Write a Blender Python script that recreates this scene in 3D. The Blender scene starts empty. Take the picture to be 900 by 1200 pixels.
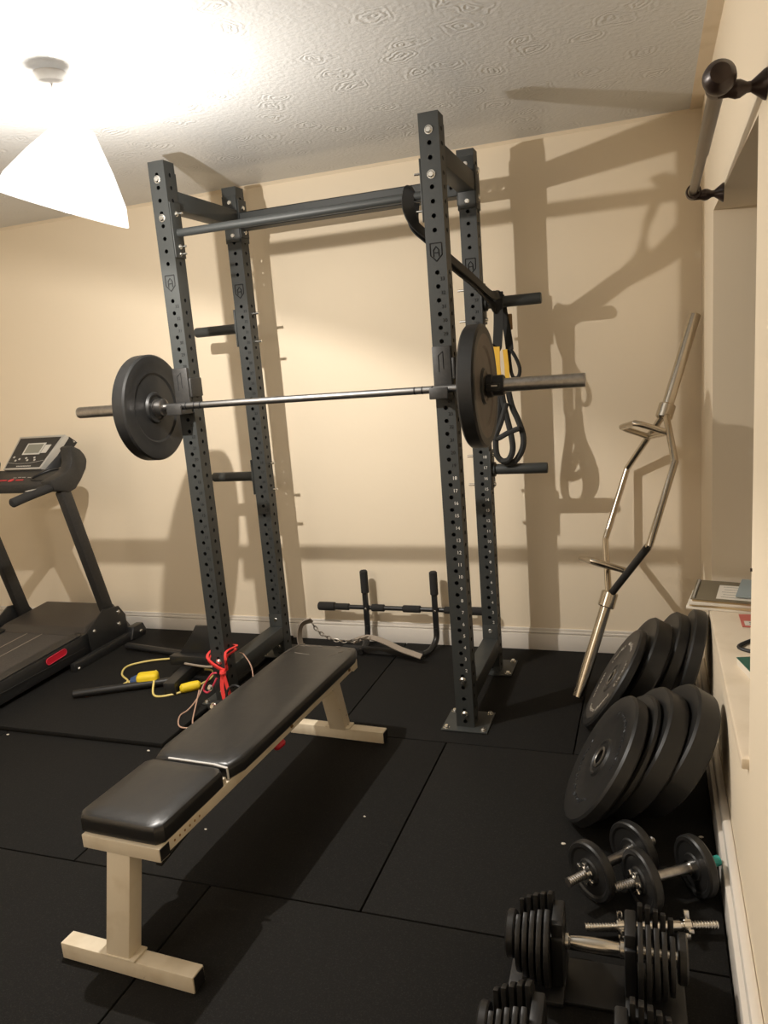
import bpy, bmesh, math, random
from mathutils import Vector, Matrix, Euler
random.seed(7)
PI = math.pi
S = bpy.context.scene
C = S.collection

# ------------------------------------------------------------------ camera
def camera_matrix(p, y, r):
    fwd = Vector((math.sin(y)*math.cos(p), math.cos(y)*math.cos(p), -math.sin(p)))
    rt = Vector((math.cos(y), -math.sin(y), 0)); dn = fwd.cross(rt)
    c, s = math.cos(r), math.sin(r)
    rt2 = c*rt + s*dn; dn2 = -s*rt + c*dn
    up = -dn2; back = -fwd
    return Matrix(((rt2.x, up.x, back.x), (rt2.y, up.y, back.y), (rt2.z, up.z, back.z)))
cam_d = bpy.data.cameras.new('camera'); cam = bpy.data.objects.new('camera', cam_d); C.objects.link(cam)
cam_d.sensor_fit = 'VERTICAL'; cam_d.sensor_height = 24.0; cam_d.lens = 894.13/1200*24
cam_d.clip_start = 0.03
cam.matrix_world = Matrix.Translation((0, 0, 1.525)) @ camera_matrix(.194258, -.347119, .0798833).to_4x4()
S.camera = cam

# ------------------------------------------------------------------ world, light, exposure
w = bpy.data.worlds.new('world'); S.world = w; w.use_nodes = True
w.node_tree.nodes['Background'].inputs[0].default_value = (0.02, 0.025, 0.04, 1)
w.node_tree.nodes['Background'].inputs[1].default_value = 0.3
S.view_settings.view_transform = 'Standard'; S.view_settings.look = 'None'
S.view_settings.gamma = 1; S.view_settings.use_curve_mapping = False
S.view_settings.exposure = 0.62
LAMP = Vector((-1.705, 2.065, 2.085))
ld = bpy.data.lights.new('bulb_light', 'POINT'); ld.energy = 95; ld.color = (1.0, 0.94, 0.86); ld.shadow_soft_size = 0.012
lo = bpy.data.objects.new('bulb_light', ld); lo.location = LAMP; C.objects.link(lo)

fd = bpy.data.lights.new('rear_fill_light', 'AREA'); fd.shape = 'SQUARE'; fd.size = 1.2; fd.energy = 24; fd.color = (1.0, 0.93, 0.86)  # soft fill added behind the camera to lift the shadows, no lamp there
fo_ = bpy.data.objects.new('rear_fill_light', fd); fo_.location = (-2.9, -.95, 2.46); C.objects.link(fo_)

# ------------------------------------------------------------------ materials
def mat(name, col, rough=.5, metal=0, spec=.5, noise=None, bump=None, emit=None, coat=0):
    m = bpy.data.materials.new(name); m.use_nodes = True
    nt = m.node_tree; b = nt.nodes['Principled BSDF']
    b.inputs['Base Color'].default_value = (*col, 1); b.inputs['Roughness'].default_value = rough
    b.inputs['Metallic'].default_value = metal; b.inputs['Specular IOR Level'].default_value = spec
    b.inputs['Coat Weight'].default_value = coat
    if noise:      # (scale, second colour, low, high)
        sc, c2, lo_, hi_ = noise
        tc = nt.nodes.new('ShaderNodeTexCoord'); n = nt.nodes.new('ShaderNodeTexNoise')
        n.inputs['Scale'].default_value = sc; n.inputs['Detail'].default_value = 6
        r = nt.nodes.new('ShaderNodeValToRGB')
        r.color_ramp.elements[0].position = lo_; r.color_ramp.elements[1].position = hi_
        r.color_ramp.elements[0].color = (*col, 1); r.color_ramp.elements[1].color = (*c2, 1)
        nt.links.new(tc.outputs['Object'], n.inputs['Vector']); nt.links.new(n.outputs['Fac'], r.inputs['Fac'])
        nt.links.new(r.outputs['Color'], b.inputs['Base Color'])
    if bump:       # (scale, strength, distance)
        sc, st, di = bump
        tc = nt.nodes.new('ShaderNodeTexCoord'); n = nt.nodes.new('ShaderNodeTexNoise')
        n.inputs['Scale'].default_value = sc; n.inputs['Detail'].default_value = 4
        bp = nt.nodes.new('ShaderNodeBump'); bp.inputs['Strength'].default_value = st; bp.inputs['Distance'].default_value = di
        nt.links.new(tc.outputs['Object'], n.inputs['Vector']); nt.links.new(n.outputs['Fac'], bp.inputs['Height'])
        nt.links.new(bp.outputs['Normal'], b.inputs['Normal'])
    if emit:
        b.inputs['Emission Color'].default_value = (*emit[0], 1); b.inputs['Emission Strength'].default_value = emit[1]
    return m
M = {}
M['wall'] = mat('wall_cream', (.87, .75, .575), .75, spec=.25, bump=(45, .25, .002))
M['sill'] = mat('sill_paint', (.80, .68, .52), .5, noise=(9, (.70, .58, .42), .5, .75))
M['skirt'] = mat('skirting_paint', (.80, .74, .66), .4)
M['subfloor'] = mat('subfloor', (.03, .028, .025), .9)
M['rubber'] = mat('rubber_tile', (.0095, .009, .0082), .85, spec=.16, noise=(260, (.021, .020, .018), .52, .72), bump=(300, .35, .001))
M['rubber2'] = mat('rubber_mat', (.0095, .009, .0082), .8, spec=.18, noise=(200, (.018, .0175, .016), .5, .7), bump=(240, .3, .001))
M['rack'] = mat('rack_powder_coat', (.036, .039, .038), .5, spec=.42, bump=(400, .12, .0006))
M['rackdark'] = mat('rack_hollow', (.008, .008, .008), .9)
M['markdark'] = mat('engraved_mark', (.008, .008, .008), .9)
M['markwhite'] = mat('white_lit_mark', (.75, .72, .66), .6)  # light on the lower digits painted as white; plain white on the collar latch
M['bolt'] = mat('zinc_bolt', (.75, .74, .70), .25, metal=1)
M['chrome'] = mat('chrome', (.78, .76, .72), .2, metal=1)
M['steel'] = mat('satin_steel', (.46, .44, .42), .34, metal=1, noise=(60, (.36, .34, .32), .4, .7))
M['barsteel'] = mat('bar_steel', (.22, .215, .21), .42, metal=1, bump=(900, .3, .0004))
M['bumper'] = mat('bumper_rubber', (.0135, .0135, .0135), .42, spec=.42, noise=(30, (.019, .0185, .0175), .4, .8))
M['bumpsheen'] = mat('bumper_rubber_sheen', (.18, .152, .13), .55, spec=.4, noise=(18, (.14, .118, .10), .4, .8))  # brownish plate face, raised in tone to paint in its glossy sheen
M['bumpgrey'] = mat('bumper_face_grey', (.052, .047, .042), .5, noise=(25, (.035, .032, .029), .4, .8))
M['printing'] = mat('plate_printing', (.42, .38, .32), .6)
M['embossed'] = mat('plate_embossing', (.030, .034, .040), .4)
M['plastic'] = mat('black_plastic', (.010, .010, .0105), .45)
M['plasticg'] = mat('charcoal_plastic', (.024, .023, .0215), .5, noise=(80, (.034, .032, .030), .45, .7))
M['iron'] = mat('dumbbell_black', (.011, .0105, .010), .45)
M['silver'] = mat('silver_plastic', (.48, .46, .42), .35, metal=.3)
M['lcd'] = mat('lcd', (.23, .23, .19), .2)
M['lcdframe'] = mat('lcd_frame', (.55, .53, .48), .4)
M['belt'] = mat('treadmill_belt', (.055, .048, .042), .7, noise=(120, (.075, .066, .058), .45, .7))
M['tmblack'] = mat('treadmill_black', (.018, .018, .018), .35, spec=.5)
M['hood'] = mat('treadmill_hood', (.042, .036, .031), .42)
M['red'] = mat('red_decal', (.55, .012, .03), .4)
M['redband'] = mat('red_rubber', (.80, .05, .045), .5)
M['pink'] = mat('pink_tube', (.62, .05, .09), .4)
M['yellow'] = mat('yellow_webbing', (.80, .48, .05), .7)
M['yellowbright'] = mat('yellow_foam', (.85, .62, .02), .6)
M['yellowtube'] = mat('yellow_tube', (.82, .66, .22), .4)
M['blue'] = mat('blue_plastic', (.03, .07, .18), .5)
M['cord'] = mat('tan_cord', (.52, .33, .24), .5)
M['web'] = mat('black_webbing', (.018, .018, .017), .8)
M['bandrub'] = mat('black_band_rubber', (.020, .020, .020), .55)
M['bench'] = mat('bench_paint', (.74, .65, .50), .42, noise=(14, (.62, .52, .37), .5, .8))
def chips(m, sc, lo_, hi_, col):
    nt = m.node_tree; b = nt.nodes['Principled BSDF']; src = b.inputs['Base Color'].links[0].from_socket
    tc = nt.nodes.new('ShaderNodeTexCoord'); n = nt.nodes.new('ShaderNodeTexNoise'); n.inputs['Scale'].default_value = sc; n.inputs['Detail'].default_value = 8
    r = nt.nodes.new('ShaderNodeValToRGB'); r.color_ramp.elements[0].position = lo_; r.color_ramp.elements[1].position = hi_
    mx = nt.nodes.new('ShaderNodeMix'); mx.data_type = 'RGBA'; mx.inputs['B'].default_value = (*col, 1)
    nt.links.new(tc.outputs['Object'], n.inputs['Vector']); nt.links.new(n.outputs['Fac'], r.inputs['Fac'])
    nt.links.new(r.outputs['Color'], mx.inputs['Factor']); nt.links.new(src, mx.inputs['A']); nt.links.new(mx.outputs['Result'], b.inputs['Base Color'])
chips(M['bench'], 22, .69, .72, (.12, .07, .035))
M['vinyl'] = mat('black_vinyl', (.012, .0115, .011), .34, spec=.6, bump=(14, .25, .006))
M['scuff'] = mat('vinyl_scuff', (.20, .17, .14), .7)
M['grey'] = mat('grey_fabric', (.30, .25, .20), .85)
M['chain'] = mat('chain_steel', (.30, .27, .23), .4, metal=1)
M['foam'] = mat('foam_grip', (.020, .019, .018), .9)
M['hexsteel'] = mat('hex_chrome', (.62, .56, .47), .22, metal=1)
M['pole'] = mat('pole_pewter', (.22, .19, .16), .32, metal=1)
M['bracket'] = mat('bronze_bracket', (.035, .022, .018), .32, metal=.3)
M['paper'] = mat('paper', (.72, .66, .56), .8)
M['paperedge'] = mat('paper_tan', (.50, .38, .22), .8)
M['clip'] = mat('dark_folder', (.17, .14, .09), .5)
M['bluefolder'] = mat('blue_grey_folder', (.26, .30, .30), .35)
M['redcard'] = mat('red_card', (.60, .16, .12), .6)
M['ink'] = mat('ink', (.18, .17, .15), .8)
M['green'] = mat('green_cover', (.03, .13, .09), .5)
M['teal'] = mat('teal_tape', (.04, .40, .36), .5)
M['white'] = mat('white_plastic', (.75, .74, .72), .4)
M['frame'] = mat('window_upvc', (.78, .76, .72), .35)
M['night'] = mat('night_glass', (.01, .012, .016), .05)

def ceiling_mat():
    m = bpy.data.materials.new('artex_ceiling'); m.use_nodes = True; nt = m.node_tree; N = nt.nodes; Lk = nt.links
    b = N['Principled BSDF']; b.inputs['Roughness'].default_value = .4
    b.inputs['Base Color'].default_value = (.70, .71, .715, 1)
    tc = N.new('ShaderNodeTexCoord')
    nz = N.new('ShaderNodeTexNoise'); nz.inputs['Scale'].default_value = 11; nz.inputs['Detail'].default_value = 4
    mixv = N.new('ShaderNodeMix'); mixv.data_type = 'VECTOR'; mixv.inputs['Factor'].default_value = .10
    Lk.new(tc.outputs['Object'], nz.inputs['Vector']); Lk.new(tc.outputs['Object'], mixv.inputs['A']); Lk.new(nz.outputs['Color'], mixv.inputs['B'])
    vo = N.new('ShaderNodeTexVoronoi'); vo.inputs['Scale'].default_value = 5.2; vo.voronoi_dimensions = '2D'
    Lk.new(mixv.outputs['Result'], vo.inputs['Vector'])
    mul = N.new('ShaderNodeMath'); mul.operation = 'MULTIPLY'; mul.inputs[1].default_value = 62
    sn = N.new('ShaderNodeMath'); sn.operation = 'SINE'
    Lk.new(vo.outputs['Distance'], mul.inputs[0]); Lk.new(mul.outputs[0], sn.inputs[0])
    # rings fade outwards so every dab is a swirl with a busy centre
    fr = N.new('ShaderNodeMapRange'); fr.inputs['From Min'].default_value = 0.06; fr.inputs['From Max'].default_value = .38
    fr.inputs['To Min'].default_value = 1; fr.inputs['To Max'].default_value = .02
    Lk.new(vo.outputs['Distance'], fr.inputs['Value'])
    m2 = N.new('ShaderNodeMath'); m2.operation = 'MULTIPLY'; Lk.new(sn.outputs[0], m2.inputs[0]); Lk.new(fr.outputs['Result'], m2.inputs[1])
    n2 = N.new('ShaderNodeTexNoise'); n2.inputs['Scale'].default_value = 55; n2.inputs['Detail'].default_value = 5
    Lk.new(tc.outputs['Object'], n2.inputs['Vector'])
    m3 = N.new('ShaderNodeMath'); m3.operation = 'MULTIPLY_ADD'; m3.inputs[1].default_value = 2.2
    Lk.new(n2.outputs['Fac'], m3.inputs[0]); Lk.new(m2.outputs[0], m3.inputs[2])
    bp = N.new('ShaderNodeBump'); bp.inputs['Strength'].default_value = .32; bp.inputs['Distance'].default_value = .004
    Lk.new(m3.outputs[0], bp.inputs['Height']); Lk.new(bp.outputs['Normal'], b.inputs['Normal'])
    return m
M['ceiling'] = ceiling_mat()

def shade_mat():
    m = bpy.data.materials.new('glowing_shade'); m.use_nodes = True; nt = m.node_tree; N = nt.nodes
    N.remove(N['Principled BSDF']); out = N['Material Output']
    t = N.new('ShaderNodeBsdfTransparent'); t.inputs[0].default_value = (1, 1, 1, 1)
    e = N.new('ShaderNodeEmission'); e.inputs[0].default_value = (1, .98, .94, 1); e.inputs[1].default_value = 2.0
    mx = N.new('ShaderNodeMixShader'); mx.inputs[0].default_value = .30
    nt.links.new(t.outputs[0], mx.inputs[1]); nt.links.new(e.outputs[0], mx.inputs[2]); nt.links.new(mx.outputs[0], out.inputs[0])
    return m
M['shade'] = shade_mat()
M['bulb'] = shade_mat(); M['bulb'].name = 'bulb_glow'; M['bulb'].node_tree.nodes['Emission'].inputs[1].default_value = 60; M['bulb'].node_tree.nodes['Mix Shader'].inputs[0].default_value = .15

# ------------------------------------------------------------------ mesh helpers
class MB:
    def __init__(s): s.bm = bmesh.new()
    def _merge(s, b, mi=0, smooth=False, mx=None):
        if mx is not None: b.transform(mx)
        for f in b.faces: f.material_index = mi; f.smooth = smooth
        me = bpy.data.meshes.new('tmp'); b.to_mesh(me); b.free(); s.bm.from_mesh(me); bpy.data.meshes.remove(me)
    def box(s, c, d, rot=(0, 0, 0), bev=0, mi=0, seg=2):
        b = bmesh.new(); bmesh.ops.create_cube(b, size=1)
        bmesh.ops.scale(b, vec=Vector(d), verts=b.verts)
        if bev: bmesh.ops.bevel(b, geom=b.edges[:], offset=bev, segments=seg, profile=.5, affect='EDGES')
        s._merge(b, mi, False, Matrix.Translation(c) @ Euler(rot).to_matrix().to_4x4()); return s
    def bb(s, lo_, hi_, bev=0, mi=0, seg=2):
        c = [(a+b)/2 for a, b in zip(lo_, hi_)]; d = [abs(b-a) for a, b in zip(lo_, hi_)]
        return s.box(c, d, bev=bev, mi=mi, seg=seg)
    def bar(s, p0, p1, wdt, hgt, bev=0, mi=0, roll=0, up=(0, 0, 1)):
        """box beam from p0 to p1; wdt across, hgt along up"""
        p0 = Vector(p0); p1 = Vector(p1); d = p1-p0; L = d.length; y = d.normalized()
        x = y.cross(Vector(up)).normalized(); z = x.cross(y)
        m = Matrix((( x.x, y.x, z.x), (x.y, y.y, z.y), (x.z, y.z, z.z))).to_4x4()
        b = bmesh.new(); bmesh.ops.create_cube(b, size=1); bmesh.ops.scale(b, vec=(wdt, L, hgt), verts=b.verts)
        if bev: bmesh.ops.bevel(b, geom=b.edges[:], offset=bev, segments=2, profile=.5, affect='EDGES')
        s._merge(b, mi, False, Matrix.Translation((p0+p1)/2) @ m); return s
    def lathe(s, prof, p0=(0, 0, 0), axis=(0, 0, 1), n=32, mi=0, smooth=True):
        """prof: list of (r, h) along the axis from p0"""
        z = Vector(axis).normalized(); x = z.orthogonal().normalized(); y = z.cross(x); p0 = Vector(p0)
        rings = []
        b = s.bm
        for r, h in prof:
            if r < 1e-6: rings.append([b.verts.new(p0+z*h)])
            else: rings.append([b.verts.new(p0+z*h+(x*math.cos(2*PI*i/n)+y*math.sin(2*PI*i/n))*r) for i in range(n)])
        for a, c in zip(rings, rings[1:]):
            for i in range(n):
                j = (i+1) % n
                if len(a) == 1 and len(c) == 1: continue
                if len(a) == 1: f = b.faces.new((a[0], c[i], c[j]))
                elif len(c) == 1: f = b.faces.new((a[i], c[0], a[j]))
                else: f = b.faces.new((a[i], c[i], c[j], a[j]))
                f.material_index = mi; f.smooth = smooth
        return s
    def cyl(s, p0, p1, r, n=24, mi=0, bev=0, r2=None, smooth=True):
        p0 = Vector(p0); p1 = Vector(p1); L = (p1-p0).length; r2 = r if r2 is None else r2
        if bev: pr = [(0, 0), (r-bev, 0), (r, bev), (r2, L-bev), (r2-bev, L), (0, L)]
        else: pr = [(0, 0), (r, 0), (r, 1e-5), (r2, L-1e-5), (r2, L), (0, L)]
        return s.lathe(pr, p0, p1-p0, n, mi, smooth)
    def tube(s, pts, r, n=10, mi=0, closed=False, flat=None, sub=0):
        """round tube, or flat ribbon with flat=(w,t,normal)"""
        P = [Vector(p) for p in pts]
        if sub: P = spline(P, sub, closed)
        b = s.bm; rings = []; N = len(P); prev = None
        for i, p in enumerate(P):
            a = P[(i-1) % N] if (closed or i > 0) else P[i]; c = P[(i+1) % N] if (closed or i < N-1) else P[i]
            t = (c-a).normalized()
            if flat:
                u = Vector(flat[2]); u = (u - t*u.dot(t)); u = u.normalized() if u.length > 1e-4 else t.orthogonal().normalized()
                v = t.cross(u)
                cs = [(-.5, -.5), (.5, -.5), (.5, .5), (-.5, .5)]
                rings.append([b.verts.new(p+v*(q[0]*flat[0])+u*(q[1]*flat[1])) for q in cs])
            else:
                if prev is None: u = t.orthogonal().normalized()
                else: u = (prev-t*prev.dot(t)).normalized()
                prev = u; v = t.cross(u)
                rr = r[i*len(r)//N] if isinstance(r, (list, tuple)) else r
                rings.append([b.verts.new(p+(u*math.cos(2*PI*k/n)+v*math.sin(2*PI*k/n))*rr) for k in range(n)])
        K = len(rings[0]); pairs = list(zip(rings, rings[1:]))
        if closed: pairs.append((rings[-1], rings[0]))
        for a, c in pairs:
            for k in range(K):
                f = b.faces.new((a[k], a[(k+1) % K], c[(k+1) % K], c[k])); f.smooth = not flat; f.material_index = mi
        if not closed:
            for rg in (rings[0], rings[-1]):
                f = b.faces.new(rg); f.material_index = mi
        return s
    def prism(s, pts, vec, mi=0, bev=0):
        """polygon (3-D points, planar) extruded by vec"""
        b = bmesh.new(); v = Vector(vec)
        A = [b.verts.new(Vector(p)) for p in pts]; B = [b.verts.new(Vector(p)+v) for p in pts]
        b.faces.new(A); b.faces.new(B[::-1])
        for i in range(len(A)):
            j = (i+1) % len(A); b.faces.new((A[i], B[i], B[j], A[j]))
        bmesh.ops.recalc_face_normals(b, faces=b.faces)
        if bev: bmesh.ops.bevel(b, geom=b.edges[:], offset=bev, segments=2, profile=.5, affect='EDGES')
        s._merge(b, mi); return s
    def build(s, name, mats, parent=None, mx=None, recalc=True):
        if recalc: bmesh.ops.recalc_face_normals(s.bm, faces=s.bm.faces)
        me = bpy.data.meshes.new(name)
        if mx is not None: s.bm.transform(mx)
        s.bm.to_mesh(me); s.bm.free()
        for m in (mats if isinstance(mats, (list, tuple)) else [mats]): me.materials.append(M[m] if isinstance(m, str) else m)
        me.set_sharp_from_angle(angle=math.radians(32))
        o = bpy.data.objects.new(name, me); C.objects.link(o)
        if parent is not None: o.parent = parent
        return o
def spline(P, sub, closed=False):
    out = []; N = len(P)
    rng = range(N if closed else N-1)
    for i in rng:
        p0 = P[(i-1) % N] if (closed or i > 0) else P[i]; p1 = P[i]; p2 = P[(i+1) % N]; p3 = P[(i+2) % N] if (closed or i < N-2) else P[(i+1) % N]
        for k in range(sub):
            t = k/sub
            out.append(.5*((2*p1)+(p2-p0)*t+(2*p0-5*p1+4*p2-p3)*t*t+(3*p1-p0-3*p2+p3)*t**3))
    if not closed: out.append(P[-1])
    return out
def tag(o, label=None, cat=None, group=None, kind=None):
    if label: o['label'] = label
    if cat: o['category'] = cat
    if group: o['group'] = group
    if kind: o['kind'] = kind
    return o
def thing(name, label, cat, loc=(0, 0, 0), group=None, rot=(0, 0, 0)):
    o = bpy.data.objects.new(name, None); C.objects.link(o); o.location = loc; o.rotation_euler = rot; o.empty_display_size = .05
    return tag(o, label, cat, group)
def struct(mb, name, m): return tag(mb.build(name, m), kind='structure')
def copy_tree(o, parent=None):
    c = o.copy(); C.objects.link(c)
    if parent is not None: c.parent = parent
    for ch in list(o.children): copy_tree(ch, c)
    return c
def text_mesh(txt, size, mx, depth=.0006, name='text'):
    cu = bpy.data.curves.new('txt', 'FONT'); cu.body = txt; cu.size = size; cu.extrude = depth; cu.align_x = 'CENTER'; cu.align_y = 'CENTER'; cu.resolution_u = 3
    o = bpy.data.objects.new('txt', cu); C.objects.link(o)
    dg = bpy.context.evaluated_depsgraph_get(); dg.update()
    me = bpy.data.meshes.new_from_object(o.evaluated_get(dg)); me.transform(mx)
    bpy.data.objects.remove(o); bpy.data.curves.remove(cu)
    return me

# ------------------------------------------------------------------ the room
XL, XR, YF, YB, ZC = -4.35, 0.207, -1.6, 3.79, 2.475
WY0, WY1, WZ0, WZ1, WX = 1.84, 3.08, .535, 1.955, .52          # window recess
struct(MB().bb((XL-.1, YF-.1, -.12), (.7, YB+.1, -.022)), 'floor', 'subfloor')
struct(MB().bb((XL-.1, YF-.1, ZC), (.7, YB+.1, ZC+.1)), 'ceiling', 'ceiling')
struct(MB().bb((XL-.1, YB, -.1), (.7, YB+.1, ZC)), 'wall_back', 'wall')
struct(MB().bb((XL-.1, YF-.1, -.1), (XL, YB, ZC)), 'wall_left', 'wall')
struct(MB().bb((XL, YF-.1, -.1), (.7, YF, ZC)), 'wall_front', 'wall')
wr = MB()
wr.bb((XR, YF, -.1), (.7, WY0, ZC)); wr.bb((XR, WY1, -.1), (.7, YB, ZC))
wr.bb((XR, WY0, -.1), (.7, WY1, WZ0-.03)); wr.bb((XR, WY0, WZ1), (.7, WY1, ZC))
struct(wr, 'wall_right', 'wall')
wn = struct(MB().bb((WX+.03, WY0, WZ0-.03), (.68, WY1, WZ1)), 'window_1', 'night')
fm = MB()
for y0, y1, z0, z1 in ((WY0, WY1, WZ0-.03, WZ0+.05), (WY0, WY1, WZ1-.06, WZ1), (WY0, WY0+.06, WZ0, WZ1), (WY1-.06, WY1, WZ0, WZ1), ((WY0+WY1)/2-.04, (WY0+WY1)/2+.04, WZ0, WZ1)):
    fm.bb((WX-.02, y0, z0), (WX+.04, y1, z1), bev=.006)
fm.build('window_frame', 'frame', wn)
MB().bb((XR-.018, WY0-.012, WZ0-.03), (WX, WY1-.001, WZ0), bev=.006).build('window_sill', 'sill', wn)
def skirting(lo_, hi_, name, ax):
    m = MB(); T = .018
    if ax == 'x':
        m.bb((lo_, YB-T, -.02), (hi_, YB, .082), bev=.002); m.bb((lo_, YB-T*.72, .084), (hi_, YB, .096), bev=.004); m.bb((lo_, YB-T*.45, .094), (hi_, YB, .112), bev=.004)
    return struct(m, name, 'skirt')
skirting(XL, XR-.04, 'baseboard_back', 'x')
m = MB(); m.bb((XR-.038, YF, -.02), (XR, YB, .085), bev=.003); m.bb((XR-.026, YF, .083), (XR, YB, .112), bev=.008)
struct(m, 'baseboard_right', 'skirt')
m = MB(); m.bb((XL, YF, -.02), (XL+.018, YB-.02, .11), bev=.003); struct(m, 'baseboard_left', 'skirt')
m = MB(); m.prism([(XL, YB, ZC), (XL, YB-.014, ZC), (XL, YB, ZC-.014)], (XR-XL, 0, 0)); struct(m, 'trim_1', 'wall')
struct(MB().bb((XR-.048, YF, ZC-.004), (XR, YB-.001, ZC)), 'trim_2', 'sill')

# rubber tiles (1 m) in brick bond
def tile(x0, y0, x1, y1, label):
    x0 = max(x0, XL+.02); x1 = min(x1, XR-.042); y1 = min(y1, YB-.02); y0 = max(y0, YF+.02)
    o = MB().box((0, 0, 0), (x1-x0-.005, y1-y0-.005, .02), bev=.003).build('rubber_floor_tile', 'rubber')
    o.location = ((x0+x1)/2, (y0+y1)/2, -.0105)
    tag(o, label, 'floor tile', 'black rubber gym floor tiles')
G = 'black rubber gym floor tiles'
tile(-2.29, .75, -1.29, 1.745, 'black rubber floor tile in the bottom left corner, left half of the bench near foot on it')
tile(-1.29, .75, -.29, 1.745, 'black rubber floor tile in the foreground right of the bench near foot, up to the adjustable dumbbells')
tile(-.29, .75, .71, 1.745, 'black rubber floor tile in the bottom right corner beneath the adjustable dumbbells')
tile(-2.81, 1.745, -1.81, 2.735, 'black rubber floor tile left of the bench seat, in front of the raised mat')
tile(-1.81, 1.745, -.80, 2.735, 'black rubber floor tile under the middle of the weight bench')
tile(-.80, 1.745, .21, 2.735, 'black rubber floor tile between the bench and the right wall, under the near weight plates')
tile(-1.29, 2.735, -.30, YB, 'black rubber floor tile under the right posts of the rack')
tile(-.30, 2.735, .30, YB, 'narrow black rubber floor tile in the far right corner under the far plates')
tile(-2.29, 2.735, -1.29, YB, 'black rubber floor tile under the far foot of the bench and the grey belt')
tile(-3.81, 1.745, -2.81, 2.735, 'black rubber floor tile at the left edge, under the end of the treadmill')
for x0, x1, y0, y1 in ((-3.29, -2.29, .75, 1.745), (-4.35, -3.29, .75, 1.745), (-4.35, -3.81, 1.745, 2.735), (-3.29, -2.29, 2.735, YB), (-4.35, -3.29, 2.735, YB)):
    tile(x0, y0, x1, y1, 'black rubber floor tile beyond the left edge or hidden under the raised mat')

# raised mat
o = MB().box((0, 0, 0), (1.0, 1.12, .022), bev=.003).build('exercise_mat', 'rubber2'); o.location = (-2.455, 3.05, .011)
tag(o, 'raised black rubber mat beneath the left rack posts, beside the treadmill', 'mat')
o.location = (-2.70, 3.10, .0115); o.scale = (1.47, 1.14, 1)

# ------------------------------------------------------------------ power rack
rack = thing('power_rack', 'tall charcoal steel power rack with numbered perforated posts holding the loaded barbell', 'squat rack', (-1.325, 3.17, 0))
RX = (-1.902, -.7495); RY = (2.8975, 3.4775); RH = 2.385; W = .075
HOLES = [.032+.05*k for k in range(47)]
def upright_mb():
    """hollow square tube, real holes through all four walls, local origin at the base centre"""
    mb = MB(); b = mb.bm; h = W/2; n = 12; r = .0085; d = .004; zs = HOLES
    skip = {37, 38}
    for side in range(4):
        a = side*PI/2; R_ = Matrix.Rotation(a, 3, 'Z')
        def V(u, v, t=0): return b.verts.new(R_ @ Vector((u, -h+t, v)))
        z0 = 0
        edges = [0.007]+[z+.025 for z in zs]
        def quad(za, zb):
            if zb-za > 1e-4: b.faces.new((V(-h, za), V(h, za), V(h, zb), V(-h, zb)))
        quad(0, .007)
        for k, z in enumerate(zs):
            za, zb = z-.025, z+.025
            if k in skip: quad(za, zb); continue
            inn = []; out = []; deep = []
            for i in range(n):
                t = 2*PI*(i+.5)/n; c, s_ = math.cos(t), math.sin(t)
                inn.append(V(r*c, z+r*s_)); deep.append(V(r*c, z+r*s_, d))
            sq = [(h, z-.012), (h, z+.012), (h, zb), (.012, zb), (-.012, zb), (-h, zb), (-h, z+.012), (-h, z-.012), (-h, za), (-.012, za), (.012, za), (h, za)]
            # ring of 12 boundary points ordered by angle starting just below +u
            sq = sorted(sq, key=lambda q: math.atan2((q[1]-z)/.025, q[0]/h) % (2*PI))
            sqv = [V(u, v) for u, v in sq]
            # align rings
            off = min(range(n), key=lambda o_: sum(((math.atan2((sq[(i+o_) % n][1]-z)/.025, sq[(i+o_) % n][0]/h)-2*PI*(i+.5)/n+PI) % (2*PI)-PI)**2 for i in range(n)))
            for i in range(n):
                j = (i+1) % n
                b.faces.new((inn[i], sqv[(i+off) % n], sqv[(j+off) % n], inn[j]))
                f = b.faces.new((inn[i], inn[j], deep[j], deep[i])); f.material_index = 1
        quad(zs[-1]+.025, RH)
    b.faces.new([b.verts.new((sx*h, sy*h, RH)) for sx, sy in ((-1, -1), (1, -1), (1, 1), (-1, 1))])
    bmesh.ops.remove_doubles(b, verts=b.verts, dist=1e-5)
    return mb
up0 = upright_mb().build('upright', ['rack', 'rackdark'], rack)
def bolt(mb, p, ax, r=.013, h=.009, thread=0):
    p = Vector(p); ax = Vector(ax)
    mb.lathe([(0, 0), (r*1.25, 0), (r*1.25, .002), (r, .002), (r, h*.6), (r*.7, h), (0, h)], p, ax, 12)
    if thread: mb.cyl(p+ax*h, p+ax*(h+thread), r*.5, 10)
class BoltSet:
    """every bolt becomes a part of its own"""
    def __init__(s): s.L = []
    def cyl(s, p0, p1, r, n=10): s.L.append(('c', p0, p1, r))
    def build(s, name, m, parent):
        nm = name[:-1] if name.endswith('s') else name
        for q in s.L:
            mb = MB()
            if q[0] == 'c': mb.cyl(q[1], q[2], q[3], 10)
            else: _bolt(mb, *q[1:])
            mb.build(nm, m, parent)
_bolt = bolt
def bolt(mb, p, ax, r=.013, h=.009, thread=0):
    if isinstance(mb, BoltSet): mb.L.append(('b', p, ax, r, h, thread))
    else: _bolt(mb, p, ax, r, h, thread)
def shield(mb, c, s=1.0):
    x, y, z = c
    pts = [(-.022, .03), (.022, .03), (.022, -.012), (0, -.034), (-.022, -.012)]
    P = [(x+a*s, y, z+b_*s) for a, b_ in pts]
    for i in range(5):
        mb.bar(P[i], P[(i+1) % 5], .0012, .004, up=(0, 1, 0)) if False else mb.tube([P[i], P[(i+1) % 5]], .0022, 6)
    A = [(-.010, -.018), (-.010, .006), (0, .018), (.010, .006), (.010, -.018)]
    mb.tube([(x+a*s, y, z+b_*s) for a, b_ in A], .0024, 6); mb.tube([(x-.010*s, y, z-.004*s), (x+.010*s, y, z-.004*s)], .002, 6)
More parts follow.
